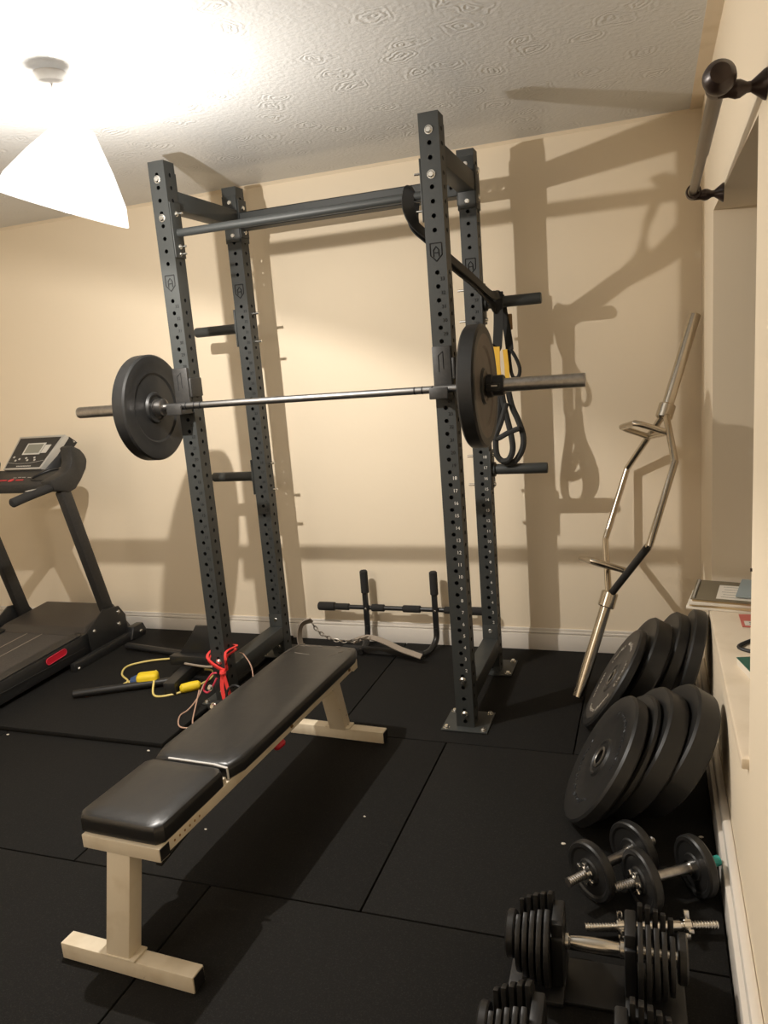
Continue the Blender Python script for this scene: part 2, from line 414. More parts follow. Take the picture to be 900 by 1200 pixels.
def digit_mesh():
    lowm = bmesh.new(); higm = bmesh.new()
    for k in range(2, 34):
        z = 1.808-.05*(33-k)
        mx = Matrix.Translation((.018, -W/2-.0008, z)) @ Matrix.Rotation(PI/2, 4, 'X')
        me = text_mesh(str(k), .019, mx)
        (lowm if k < 19 else higm).from_mesh(me); bpy.data.meshes.remove(me)  # low digits get the painted-in light, high ones stay dark
    out = []
    for bmx, mt in ((lowm, 'markwhite'), (higm, 'markdark')):
        me = bpy.data.meshes.new('numerals'); bmx.to_mesh(me); bmx.free(); me.materials.append(M[mt]); out.append(me)
    return out
dlow, dhigh = digit_mesh(); dlowd = dlow.copy(); dlowd.materials.clear(); dlowd.materials.append(M['markdark'])
first = True
for ix, x in enumerate(RX):
    for iy, y in enumerate(RY):
        u = up0 if first else up0.copy()
        if not first: C.objects.link(u); u.parent = rack
        first = False
        base = .022 if ix == 0 else 0
        u.location = (x+1.325, y-3.17, base*.5)
        tag(u, '%s %s post of the rack' % (('rear', 'front')[iy == 0], ('left', 'right')[ix]))
        for me in ((dlow, dhigh) if ix else (dlowd, dhigh)):
            d = bpy.data.objects.new('numerals', me); C.objects.link(d); d.parent = u
            tag(d, 'position numbers painted white as if catching light' if me is dlow else 'dark engraved position numbers')
        sm = MB(); shield(sm, (0, -W/2-.0005, 1.906)); e = sm.build('shield_emblem', 'markdark', u)
        # foot plate with four bolts
        f = MB(); f.box((0, .02, .004), (.195, .19, .007), bev=.002)
        fo = f.build('foot_plate', 'rack', rack); fo.location = (x+1.325, y-3.17, base)
        bm_ = BoltSet()
        for sx in (-1, 1):
            for sy in (-1, 1): bolt(bm_, (sx*.078, .02+sy*.075, .007), (0, 0, 1), .011, .012)
        bm_.build('foot_bolt', 'bolt', fo)
def rk(p): return (p[0]+1.325, p[1]-3.17, p[2])
for ix, x in enumerate(RX):
    sgn = -1 if ix == 0 else 1
    for nm, zc in (('top_side_beam', 2.25), ('bottom_side_beam', .14 + (.012 if ix == 0 else 0))):
        mb = MB(); mb.bb(rk((x-.0375, RY[0]+.044, zc-.0375)), rk((x+.0375, RY[1]-.044, zc+.0375)), bev=.004)
        for yy in (RY[0]+.0415, RY[1]-.0415): mb.bb(rk((x-.0375, yy-.003, zc-.105)), rk((x+.0375, yy+.003, zc+.105)), bev=.001)
        bo = mb.build(nm, 'rack', rack)
        b2 = BoltSet()
        for y, d in ((RY[0], -1), (RY[1], -1)):
            for dz in (-.075, .075):
                bolt(b2, rk((x, y-W/2, zc+dz)), (0, -1, 0), .0125, .010)
        # side bolts of the flanges
        b2.build('bolts', 'bolt', bo)
    # collar plates clasping the rear post where the cross member meets
    mb = MB(); mb.bb(rk((x-.042, RY[1]-.0415, 2.16)), rk((x+.042, RY[1]+.041, 2.165)), bev=.001)
    for s2 in (-1, 1): mb.bb(rk((x+s2*.040-.002, RY[1]-.04, 2.14)), rk((x+s2*.040+.002, RY[1]+.04, 2.32)), bev=.001)
    cb = mb.build('beam_bracket', 'rack', rack)
    b3 = BoltSet()
    for dz in (2.19, 2.30): bolt(b3, rk((x+.042, RY[1], dz)), (1, 0, 0), .012, .010)
    b3.build('bolts', 'bolt', cb)
# rear cross member with holes (perforated beam)
mb = MB(); x0, x1, zc, yc = RX[0]+.042, RX[1]-.042, 2.238, RY[1]
b = mb.bm; L = x1-x0; nseg = int(L/.05); p_ = L/nseg
for side in (-1, 1):
    for k in range(nseg):
        xc = x0+p_*(k+.5); n = 12; inn = []; out = []
        sq = []
        for i in range(n):
            t = 2*PI*(i+.5)/n; c, s_ = math.cos(t), math.sin(t); q = max(abs(c), abs(s_))
            inn.append(b.verts.new(rk((xc+.0085*c, yc+side*.0375, zc+.0085*s_))))
            out.append((xc+max(-1, min(1, c/q))*p_/2, zc+max(-1, min(1, s_/q))*.0375))
        ov = [b.verts.new(rk((a, yc+side*.0375, z_))) for a, z_ in out]
        # corners
        for i in range(n):
            j = (i+1) % n
            A_, B_ = out[i], out[j]
            if abs(A_[0]-B_[0]) > 1e-5 and abs(A_[1]-B_[1]) > 1e-5:
                cx_ = A_[0] if abs(abs(A_[0]-xc)-p_/2) < 1e-5 else B_[0]; cz_ = A_[1] if abs(abs(A_[1]-zc)-.0375) < 1e-5 else B_[1]
                b.faces.new((inn[i], ov[i], b.verts.new(rk((cx_, yc+side*.0375, cz_))), ov[j], inn[j]))
            else: b.faces.new((inn[i], ov[i], ov[j], inn[j]))
for s2 in (-1, 1): mb.bb(rk((x0, yc-.0375, zc+s2*.036-.0015)), rk((x1, yc+.0375, zc+s2*.036+.0015)))
for xx in (x0, x1): mb.bb(rk((xx-.003, yc-.0375, zc-.075)), rk((xx+.003, yc+.0375, zc+.1)))
mb.build('rear_cross_member', 'rack', rack)
# pull-up bar between the front posts
mb = MB(); mb.cyl(rk((RX[0]+.045, RY[0], 2.115)), rk((RX[1]-.045, RY[0], 2.115)), .0165, 24)
for xx in (RX[0]+.0415, RX[1]-.0415):
    mb.box(rk((xx, RY[0], 2.125)), (.006, .075, .22), bev=.002)
pb = mb.build('pull_up_bar', 'rack', rack)
b2 = BoltSet()
for sx, xx in ((1, RX[0]+.0445), (-1, RX[1]-.0445)):
    for zz in (2.19, 2.06): bolt(b2, rk((xx, RY[0], zz)), (sx, 0, 0), .009, .008, .022)
b2.build('bolts', 'bolt', pb)
# storage pegs
for sx, x in ((-1, RX[0]), (1, RX[1])):
    for z in (1.742, .995):
        e = x+sx*.0375
        mb = MB(); mb.bb(rk((e, RY[1]-.045, z-.09)), rk((e+sx*.008, RY[1]+.045, z+.09)), bev=.003)
        mb.lathe([(0, 0), (.034, 0), (.034, .012), (.0245, .016), (.0245, .245), (.0225, .25), (0, .25)], rk((e+sx*.008, RY[1], z)), (sx, 0, 0), 28)
        pg = mb.build('storage_peg', 'rack', rack)
        b2 = BoltSet()
        for dz in (-.07, .065): bolt(b2, rk((e+sx*.008, RY[1]+.0, z+dz)), (sx, 0, 0), .010, .012)
        for dz in (-.07, .065): b2.cyl(rk((x-sx*.0375, RY[1], z+dz)), rk((x-sx*.072, RY[1], z+dz)), .006, 10)
        b2.build('bolts', 'bolt', pg)
# J-hooks on the front posts
BZ, BY = 1.4065, 2.803
for sx, x in ((-1, RX[0]), (1, RX[1])):
    mb = MB(); yf = RY[0]-W/2
    mb.bb(rk((x-.036, yf-.020, 1.375)), rk((x+.036, yf-.001, 1.565)), bev=.004)
    mb.bb(rk((x-.036, BY-.030, 1.372)), rk((x+.036, yf-.002, 1.3915)), bev=.003)
    mb.bb(rk((x-.036, BY-.040, 1.372)), rk((x+.036, BY-.026, 1.415)), bev=.004)
    mb.bb(rk((x+.038, yf-.02, 1.44)), rk((x+.050, RY[0]+.03, 1.52)), bev=.004)
    jo = mb.build('j_hook', 'plasticg', rack)
    mm = MB(); mm.tube([rk((x-.012, yf-.0205, 1.47)), rk((x-.012, yf-.0205, 1.53)), rk((x+.006, yf-.0205, 1.545)), rk((x+.006, yf-.0205, 1.48))], .0016, 6)
    mm.build('emblem', 'markdark', jo)
# spotter/long bolts ends seen beside the posts
mb = BoltSet()
for x, y, z in ((RX[0], RY[0], 2.03), (RX[1], RY[0], 2.19)):
    bolt(mb, rk((x+(.0375 if x < -1 else -.0375), y, z)), ((1 if x < -1 else -1), 0, 0), .009, .01, .025)
mb.build('long_bolts', 'bolt', rack)

# ------------------------------------------------------------------ barbell and its plates
BX = -1.323
bar = thing('barbell', 'long steel barbell resting across the front hooks of the rack', 'barbell', (BX, BY, BZ))
mb = MB(); mb.cyl((-.655, 0, 0), (.655, 0, 0), .0142, 24); mb.build('shaft', 'barsteel', bar)
mk = MB()
for a in (-.54, -.50, -.47, .47, .50, .54): mk.lathe([(.0146, 0), (.0146, .006)], (a, 0, 0), (1, 0, 0), 20)
mk.build('ring_marks', 'plastic', bar)
for s_ in (-1, 1):
    mb = MB(); mb.lathe([(0, .648), (.030, .648), (.037, .651), (.037, .680), (.0335, .684), (.025, .684), (.025, 1.095), (.0235, 1.1), (0, 1.1)], (0, 0, 0), (s_, 0, 0), 32)
    mb.build('sleeve', 'steel', bar)
def bumper_prof(R, T, hole=.0262, lip=.018):
    """closed profile (r,h): front face at h=0, back at h=T"""
    k = T*.13+.002
    return [(hole, .006), (.050, .006), (.056, .001), (.062, .001), (.068, k), (R*.62, k), (R*.66, k*.4), (R*.80, k*.4), (R*.845, .0005), (R-.007, .0005), (R, .0075),
            (R, T-.0075), (R-.007, T-.0005), (R*.845, T-.0005), (R*.80, T-k*.4), (R*.66, T-k*.4), (R*.62, T-k), (.068, T-k), (.062, T-.001), (.056, T-.001), (.050, T-.006), (hole, T-.006), (hole, .006)]
def bumper(name, label, T, R=.225, group=None, body='bumper', face=None, n=72, marks=None):
    """local +Z = out of the visible face; origin at the front face centre"""
    t = thing(name, label, 'weight plate', group=group)
    mb = MB(); pr = bumper_prof(R, T)
    mb.lathe([(r, -h) for r, h in pr], n=n)
    o = mb.build('rubber_disc', [body, face or body], t)
    if face:
        for p in o.data.polygons:
            if p.normal.z > .6 and Vector(p.center[:2]).length < R*.86: p.material_index = 1
    MB().lathe([(.0255, -.004), (.036, -.004), (.036, -.0075+.006), (.0275, .0005-.001), (.0255, -.002)], n=40).build('hub_ring', 'steel', t)
    MB().lathe([(.0255, -T+.004), (.036, -T+.004), (.036, -T+.002), (.0275, -T+.001), (.0255, -T+.003)], n=40).build('hub_ring', 'steel', t)
    if marks:
        mt, rad, seed, arcs = marks; rn = random.Random(seed); mm = MB()
        for a0, a1 in arcs:
            a = a0
            while a < a1:
                wdt = rn.uniform(.07, .12); z = .0005-(T*.13+.002)*.4
                pts = []
                for q in range(rn.choice((3, 4, 4, 5))):
                    pts.append((a+rn.uniform(0, wdt*.75), rad+rn.uniform(-.009, .009)))
                mm.tube([(r_*math.cos(t_), r_*math.sin(t_), z) for t_, r_ in pts], .0019, 5)
                a += wdt
        mm.build('lettering', mt, t)
    return t
def orient(o, p, nrm, spin=0):
    z = Vector(nrm).normalized(); x = Vector((0, 0, 1)).cross(z).normalized(); y = z.cross(x)
    m = Matrix(((x.x, y.x, z.x), (x.y, y.y, z.y), (x.z, y.z, z.z))).to_4x4()
    o.rotation_mode = 'XYZ'; o.rotation_euler = (m @ Matrix.Rotation(spin, 4, 'Z')).to_euler(); o.location = p
BG = 'bumper plates on the barbell'
pz = BZ
pl = bumper('bumper_plate', 'round black rubber plate on the left end of the barbell', .062, group=BG, body='bumper')
orient(pl, (BX-.6855+.0, BY, pz), (1, 0, 0))
pr_ = bumper('bumper_plate', 'round black rubber plate with a brownish face, sheen painted in, on the right end of the barbell', .062, group=BG, face='bumpsheen')
orient(pr_, (BX+.6855+.062, BY, pz), (1, 0, 0))
cl = thing('barbell_collar', 'black plastic clamp collar on the right barbell sleeve beside the plate', 'collar', (BX+.749, BY, BZ))
MB().lathe([(.0252, 0), (.040, 0), (.043, .004), (.043, .022), (.038, .026), (.038, .060), (.035, .065), (.0252, .065), (.0252, 0)], (0, 0, 0), (1, 0, 0), 32).build('collar_ring', 'plastic', cl)
MB().box((.032, -.044, -.004), (.050, .012, .026), bev=.004).build('latch_lever', 'plastic', cl)
MB().box((.036, -.0515, .002), (.022, .002, .005), bev=.0005).build('latch_mark', 'markwhite', cl)

# ------------------------------------------------------------------ pendant lamp
lp = thing('pendant_lamp', 'white pendant ceiling lamp glowing brightly at the upper left', 'lamp', (LAMP.x, LAMP.y, ZC))
MB().lathe([(0, -.030), (.022, -.030), (.040, -.026), (.048, -.010), (.050, -.004), (.050, 0), (0, 0)], (-.04, .055, 0), n=40).build('ceiling_rose', 'white', lp)
MB().tube([(-.04, .055, -.03), (-.03, .042, -.12), (0, 0, -.28)], .0028, 8, sub=4).build('flex_cord', 'white', lp)
bz = LAMP.z-ZC
MB().lathe([(0, bz+.115), (.010, bz+.115), (.017, bz+.105), (.019, bz+.066), (.015, bz+.062), (0, bz+.062)], n=24).build('lamp_holder', 'white', lp)
tilt = Matrix.Translation((0, 0, bz+.03)) @ Matrix.Rotation(math.radians(19), 4, 'Y') @ Matrix.Rotation(math.radians(-4), 4, 'X')
prof = [(.052, .190), (.070, .165), (.125, .090), (.178, .005), (.196, -.052), (.193, -.054), (.175, .003), (.122, .088), (.067, .163), (.052, .187)]
MB().lathe(prof, n=56).build('lamp_shade', 'shade', lp, mx=tilt)
MB().lathe([(0, bz+.066), (.013, bz+.064), (.014, bz+.05), (.024, bz+.028), (.030, bz), (.024, bz-.021), (.010, bz-.030), (0, bz-.031)], n=24).build('light_bulb', 'bulb', lp)

# ------------------------------------------------------------------ treadmill
TX0, TX1 = -3.66, -2.96; TC = (TX0+TX1)/2
tm = thing('treadmill', 'black folding treadmill with silver-edged console at the left edge of the room', 'treadmill', (TC, 2.9, 0))
def tk(p): return (p[0]-TC, p[1]-2.9, p[2])
def tkl(P): return [tk(p) for p in P]
YE = 1.92
for side, (a, b_) in enumerate(((TX0+.02, TX0+.10), (TX1-.10, TX1-.02))):
    mb = MB(); mb.prism(tkl([(a, YE, .035), (a, YE, .115), (a, YE+.03, .135), (a, 3.34, .178), (a, 3.34, .06), (a, YE+.2, .035)]), (b_-a, 0, 0), bev=.006)
    mb.bb(tk((b_-.004 if side else a-.004, YE+.1, .098)), tk((b_+.004 if side else a+.004, 3.2, .104)), bev=.001)
    sr = mb.build('side_rail', 'tmblack', tm)
    MB().prism(tkl([(a+.006, YE+.02, .136), (a+.006, 3.20, .177), (a+.006, 3.20, .181), (a+.006, YE+.02, .140)]), (b_-a-.012, 0, 0)).build('foot_rail', 'plasticg', sr)
xs = TX1-.0145
mb = MB(); c_ = (2.99, .1385); L_, r_ = .055, .018
pts = [(xs-.004, c_[0]+L_*s2*1+r_*math.cos(t), c_[1]+s2*.0035+r_*math.sin(t)) for s2, t0 in ((1, -PI/2), (-1, PI/2)) for t in [t0+PI*k/10 for k in range(11)]]
mb.prism(tkl(pts), (.005, 0, 0)); mb.build('red_badge', 'red', tm)
mb = MB(); mb.tube(tkl([(xs+.0015, p[1], p[2]) for p in pts]), .0015, 5, closed=True); mb.build('badge_rim', 'pink', tm)
mb = MB(); mb.prism(tkl([(TX0+.10, YE+.03, .112), (TX0+.10, 3.28, .163), (TX0+.10, 3.28, .12), (TX0+.10, YE+.03, .07)]), (TX1-TX0-.20, 0, 0)); bl = mb.build('running_belt', 'belt', tm)
mb = MB()
for xx in (TC-.085, TC+.02): mb.prism(tkl([(xx, YE+.03, .1125), (xx, 3.28, .1635), (xx, 3.28, .1640), (xx, YE+.03, .1130)]), (.006, 0, 0))
mb.build('belt_lines', 'grey', bl)
# motor hood
mb = MB(); x0, x1 = TX0+.10, TX1-.10
A = [(TX0+.02, 3.20, .175), (TX1-.02, 3.20, .175), (TX1-.02, 3.60, .12), (TX0+.02, 3.60, .12)]
b = mb.bm
lo4 = [b.verts.new(tk(p)) for p in ((TX0+.03, 3.22, .16), (TX1-.03, 3.22, .16), (TX1-.03, 3.64, .06), (TX0+.03, 3.64, .06))]
up4 = [b.verts.new(tk(p)) for p in ((TX0+.06, 3.27, .195), (TX1-.06, 3.27, .195), (TX1-.10, 3.58, .235), (TX0+.10, 3.58, .235))]
b.faces.new(up4); b.faces.new(lo4[::-1])
for i in range(4): b.faces.new((lo4[i], lo4[(i+1) % 4], up4[(i+1) % 4], up4[i]))
bmesh.ops.bevel(b, geom=b.edges[:], offset=.012, segments=3, profile=.5, affect='EDGES')
mb.build('motor_hood', 'hood', tm)
# posts, gussets, feet
for sx, xx in ((-1, TX0+.035), (1, TX1-.035)):
    p0 = (xx, 3.47, .13); p1 = (xx, 3.245, .985)
    MB().bar(tk(p0), tk(p1), .045, .075, bev=.008, up=(0, 1, 0)).build('post', 'plasticg', tm)
    xo = xx+sx*.024
    gp = [(xo, 3.228, .191), (xo, 3.367, .268), (xo, 3.50, .249), (xo, 3.55, .18), (xo, 3.55, .05), (xo, 3.234, .064)]
    g = MB().prism(tkl(gp), (sx*.012, 0, 0), bev=.003).build('gusset_plate', 'tmblack', tm)
    b2 = BoltSet()
    for y, z in ((3.49, .215), (3.481, .145), (3.273, .175)): bolt(b2, tk((xo+sx*.012, y, z)), (sx, 0, 0), .010, .008)
    b2.build('bolts', 'bolt', g)
    fr = MB().bar(tk((xx+sx*.045, 3.06, .042)), tk((xx+sx*.045, 3.60, .048)), .04, .055, bev=.012).build('base_tube', 'tmblack', tm)
    b2 = BoltSet(); bolt(b2, tk((xx+sx*.066, 3.085, .035)), (sx, 0, 0), .009, .008); b2.build('bolts', 'bolt', fr)
    wl = MB(); wl.prism(tkl([(xx+sx*.03, 3.52, .03), (xx+sx*.03, 3.55, .10), (xx+sx*.03, 3.64, .10), (xx+sx*.03, 3.665, .05), (xx+sx*.03, 3.64, .005)]), (sx*.05, 0, 0), bev=.006)
    wo = wl.build('transport_wheel', 'tmblack', tm)
    b2 = BoltSet(); bolt(b2, tk((xx+sx*.08, 3.61, .055)), (sx, 0, 0), .011, .008); b2.build('bolts', 'bolt', wo)
    # side shell of the console
    X = TX1-.005 if sx > 0 else TX0+.005
    shp = [(3.157, .997), (3.267, .967), (3.315, .977), (3.37, 1.02), (3.419, 1.073), (3.436, 1.118), (3.425, 1.15), (3.395, 1.185), (3.339, 1.212), (3.318, 1.205), (3.322, 1.17), (3.318, 1.13), (3.300, 1.100), (3.261, 1.078), (3.142, 1.050)]
    MB().prism(tkl([(X, y, z) for y, z in shp]), (-sx*.075, 0, 0), bev=.010).build('console_arm', 'plasticg', tm)
    gm = MB(); hx = xx+sx*.0
    gm.tube(tkl([(hx, 3.24, 1.015), (hx, 3.16, 1.012), (hx, 3.0, .996), (hx, 2.91, .984)]), .0235, 16, sub=4)
    gm.lathe([(.0235, 0), (.0235, .012), (.016, .020), (0, .022)], tk((hx, 2.912, .9842)), (0, -1, -.13), 16)
    hg = gm.build('hand_grip', 'foam', tm)
    MB().box(tk((hx, 3.03, 1.0225)), (.018, .07, .004), bev=.002).build('pulse_sensor', 'silver', hg)
# tray between the arms
mb = MB(); mb.prism(tkl([(TX0+.07, 3.16, .985), (TX0+.07, 3.15, 1.035), (TX0+.07, 3.33, 1.09), (TX0+.07, 3.42, 1.06), (TX0+.07, 3.36, .98)]), (TX1-TX0-.14, 0, 0), bev=.012)
tr = mb.build('console_tray', 'plasticg', tm)
mb = MB(); mb.lathe([(0, 0), (.017, 0), (.017, .0012), (0, .0012)], tk((TC+.02, 3.20, 1.051)), (0, -.29, .96), 24)
for a in (-.055, .06): mb.box(tk((TC+a+.02, 3.20, 1.052)), (.05, .012, .0015), rot=(.30, 0, 0))
mb.build('red_logo', 'red', tr)
mb = MB()
for k, (dx, dy) in enumerate(((.02, .03), (.05, .035), (.08, .033), (.12, .03), (.15, .035))): mb.box(tk((TC+dx, 3.20+dy, 1.0515+dy*.3)), (.022, .004, .001), rot=(.30, 0, 0))
mb.build('tray_printing', 'lcdframe', tr)
# raised edges/cup pockets on the tray
for sx in (-1, 1): MB().tube(tkl([(TC+sx*.16, 3.20, 1.055), (TC+sx*.20, 3.30, 1.088), (TC+sx*.28, 3.31, 1.085), (TC+sx*.27, 3.20, 1.05)]), .006, 8, closed=True, sub=4).build('tray_pocket', 'plastic', tr)
# console wedge
BLp, BRp, TRp, TLp = Vector((TC-.14, 3.31, 1.095)), Vector((TC+.125, 3.31, 1.095)), Vector((TC+.165, 3.50, 1.262)), Vector((TC-.165, 3.50, 1.262))
nrm = (BRp-BLp).cross(TLp-BLp).normalized()
if nrm.y > 0: nrm = -nrm
def lerp4(u, v, off=0):
    a = BLp.lerp(BRp, u); c = TLp.lerp(TRp, u); return a.lerp(c, v)+nrm*off
mb = MB(); b = mb.bm
fr4 = [b.verts.new(tk(p)) for p in (BLp, BRp, TRp, TLp)]
bk4 = [b.verts.new(tk(p)) for p in (BLp+Vector((.0, .06, -.03)), BRp+Vector((0.0, .06, -.03)), TRp+Vector((.02, .055, -.05)), TLp+Vector((-.02, .055, -.05)))]
b.faces.new(fr4); b.faces.new(bk4[::-1])
for i in range(4): b.faces.new((fr4[i], fr4[(i+1) % 4], bk4[(i+1) % 4], bk4[i]))
bmesh.ops.bevel(b, geom=b.edges[:], offset=.006, segments=2, profile=.5, affect='EDGES')
cs = mb.build('console', 'silver', tm)
def patch(u0, u1, v0, v1, off, mt, name, th=.002):
    mb = MB(); P = [lerp4(u, v, off) for u, v in ((u0, v0), (u1, v0), (u1, v1), (u0, v1))]
    mb.prism(tkl(P), nrm*th, bev=0); return mb.build(name, mt, cs)
patch(.05, .95, .05, .93, -.0005, 'plasticg', 'console_face')
patch(.30, .72, .42, .76, .0018, 'lcdframe', 'screen_frame')
patch(.335, .685, .46, .72, .0042, 'lcd', 'screen', .0006)
patch(.73, .86, .46, .70, .0018, 'lcdframe', 'key_label', .0006)
mb = MB()
for u, v in ((.14, .36), (.22, .26), (.30, .30), (.46, .32), (.52, .26), (.66, .33), (.70, .26)):
    P = lerp4(u, v, .0016); mb.lathe([(0, 0), (.007, 0), (.007, .0015), (0, .0015)], tk(P), nrm, 10)
mb.tube(tkl([lerp4(u, v, .0018) for u, v in ((.06, .20), (.3, .17), (.6, .17), (.93, .24))]), .001, 5)
for k in range(11): P = lerp4(.34+k*.035, .09, .0018); mb.box(tk(P), (.006, .007, .001), rot=(.72, 0, 0))
mb.build('console_buttons', 'lcdframe', cs)
MB().prism(tkl([TRp+Vector((.008, .02, -.015)), TRp+Vector((.02, .065, -.055)), BRp+Vector((.05, .10, -.01)), BRp+Vector((.0, .03, -.01))]), (-.02, 0, -.0), bev=.004).build('console_back', 'plastic', tm)

# ------------------------------------------------------------------ weight bench
bn = thing('weight_bench', 'flat weight bench with black vinyl pads on a chipped cream steel frame', 'weight bench', (-1.3175, 1.40, 0))
ang = math.atan2(1.3175-1.262, 2.705-1.40); bn.rotation_euler = (0, 0, -ang)
LB = 1.306
def ft(mb, y, x0=-.215, x1=.215): mb.bb((x0, y-.024, 0.0), (x1, y+.024, .048), bev=.003)
mb = MB(); ft(mb, 0); n1 = mb.build('near_foot', 'bench', bn)
MB().bb((.135, .017, .334), (.137, .053, .366)).build('end_cap', 'plastic', bn)
mb = MB(); mb.bb((.2145, -.020, .004), (.2165, .020, .044)); mb.build('end_cap', 'plastic', n1)
mb = MB(); ft(mb, LB); n2 = mb.build('far_foot', 'bench', bn)
mb = MB(); mb.bb((.2145, LB-.020, .004), (.2165, LB+.020, .044)); mb.build('end_cap', 'plastic', n2)
mb = MB(); mb.bar((-.02, 0.0, .046), (-.002, .045, .345), .075, .05, bev=.003, up=(0, -1, 0)); mb.box((-.018, 0, .051), (.11, .055, .006), bev=.002); mb.build('near_post', 'bench', bn)
mb = MB(); mb.bar((.012, LB, .046), (.012, LB-.085, .335), .075, .05, bev=.003, up=(0, -1, 0)); mb.box((.012, LB, .051), (.11, .055, .006), bev=.002); mb.build('far_post', 'bench', bn)
mb = MB()
for sx in (-1, 1): mb.bb((sx*.112-.010+.01, .05, .335), (sx*.112+.010+.01, LB-.04, .368), bev=.002)
for y in (.035, LB-.055): mb.bb((-.115, y-.02, .33), (.135, y+.02, .368), bev=.002)
mb.bb((-.1, .315, .345), (.128, .335, .385), bev=.002)
mb.build('rail_frame', 'bench', bn)
mb = MB()
for k in range(6): mb.cyl((.1325, .08+k*.022, .352), (.1335, .08+k*.022, .352), .0035, 8)
mb.build('rust_holes', mat('rust', (.30, .16, .05), .8), bn)
def cushion(x0, x1, y0, y1, z0, z1, dome, name):
    mb = MB(); b = mb.bm; nx, ny = 14, 26; r = .028
    # superellipse-edged cushion surface over a closed box
    def prof(t):      # 0..1 across -> 0 at the edge, 1 inside
        e = min(t, 1-t); return 1
    top = {}; W2, H2 = (x1-x0)/2, (y1-y0)/2; cx, cy = (x0+x1)/2, (y0+y1)/2; N = 48
    rings = []
    for inset, z in ((.004, z0), (0, z0+.006), (0, z1-.018), (.002, z1-.010), (.006, z1-.004), (.015, z1), (.055, z1+dome*.6), (.10, z1+dome)):
        ring = []
        w2, h2 = W2-inset, H2-inset; 
        for k in range(N):
            t = 2*PI*(k+.5)/N; c, s_ = math.cos(t), math.sin(t)
            ex = 16; q = (abs(c)**ex+abs(s_)**ex)**(-1/ex)
            ring.append(b.verts.new((cx+w2*c*q, cy+h2*s_*q, z)))
        rings.append(ring)
    for a, c in zip(rings, rings[1:]):
        for k in range(N): f = b.faces.new((a[k], a[(k+1) % N], c[(k+1) % N], c[k])); f.smooth = True
    ce = b.verts.new((cx, cy, z1+dome*1.05))
    for k in range(N): f = b.faces.new((rings[-1][k], rings[-1][(k+1) % N], ce)); f.smooth = True
    b.faces.new(rings[0][::-1])
    return mb.build(name, 'vinyl', bn)
cushion(-.138, .135, .025, .330, .366, .420, .003, 'seat_pad')
bp_ = cushion(-.150, .150, .345, LB-.02, .368, .414, .0012, 'back_pad')
mb = MB()
mb.tube([(-.07, .3375, .418), (.09, .3375, .418)], .003, 6); mb.tube([(.09, .3375, .418), (.133, .338, .412), (.134, .338, .375)], .0035, 6)
mb.build('white_piping', 'white', bn)
rn = random.Random(3); mb = MB()
for p, q in (((-.13, LB-.06), (.10, LB-.035)), ((-.135, LB-.16), (-.115, LB-.05)), ((.06, LB-.14), (.12, LB-.05)), ((-.09, LB-.13), (-.02, LB-.14))):
    for k in range(9):
        if rn.random() < .35: continue
        t = k/9; x = p[0]+(q[0]-p[0])*t; y = p[1]+(q[1]-p[1])*t; mb.tube([(x, y, .4162), (x+(q[0]-p[0])*.09, y+(q[1]-p[1])*.09, .4150)], .0013, 5)
mb.build('scuff_marks', 'scuff', bp_)
mb = MB(); mb.lathe([(0, 0), (.016, 0), (.022, .01), (.022, .03), (.015, .036), (0, .036)], (.10, .66, .333), (.6, 0, -.8), 20); mb.build('adjustment_knob', 'red', bn)
mb = MB(); mb.bar((.09, .055, .325), (.095, .34, .338), .018, .014, bev=.003); mb.bar((.09, .055, .29), (.095, .34, .335), .02, .012, bev=.003); mb.build('support_strap', 'plastic', bn)
mb = BoltSet(); bolt(mb, (.132, LB-.11, .352), (1, 0, 0), .006, .005); bolt(mb, (.132, .72, .352), (1, 0, 0), .006, .005); mb.build('bolts', mat('rusty_bolt', (.25, .14, .06), .6, metal=.5), bn)

# ------------------------------------------------------------------ doorway pull-up bar leaning on the wall
db = thing('doorway_pull_up_bar', 'black doorway pull-up bar with foam grips leaning on the back wall', 'pull-up bar', (-1.28, 3.66, 0))
def dk(p): return (p[0]+1.28, p[1]-3.66, p[2])
BYY = 3.715
mb = MB(); mb.cyl(dk((-1.74, BYY, .215)), dk((-.82, BYY, .215)), .0125, 16); mb.build('cross_tube', 'tmblack', db)
for a, c, r in ((-1.775, -1.675, .024), (-1.675, -1.59, .0185), (-1.46, -1.385, .0195), (-1.28, -1.18, .0195), (-1.05, -.955, .0185), (-.92, -.80, .022)):
    MB().cyl(dk((a, BYY, .215)), dk((c, BYY, .215)), r, 18, bev=.004).build('foam_grip', 'foam', db)
for x in (-1.485, -1.095):
    mb = MB(); mb.bar(dk((x, BYY-.016, .405)), dk((x, BYY-.02, .10)), .03, .018, bev=.004, up=(0, 1, 0)); mb.tube([dk((x, BYY-.02, .12)), dk((x-.002, BYY-.03, .06)), dk((x-.02 if x > -1.3 else x, BYY-.09, .022)), dk((x-.05 if x > -1.3 else x, BYY-.16, .020))], .016, 12, sub=5)
    up_ = mb.build('upright_arm', 'tmblack', db)
    MB().cyl(dk((x, BYY-.014, .30)), dk((x, BYY-.012, .43)), .0215, 16, bev=.006).build('foam_sleeve', 'foam', up_)
    b2 = BoltSet(); bolt(b2, dk((x, BYY-.027, .215)), (0, -1, 0), .006, .005); b2.build('bolts', 'bolt', up_)
mb = MB(); mb.bar(dk((-1.60, 3.60, .022)), dk((-1.13, 3.56, .022)), .04, .03, bev=.008); mb.build('base_pad', 'foam', db)

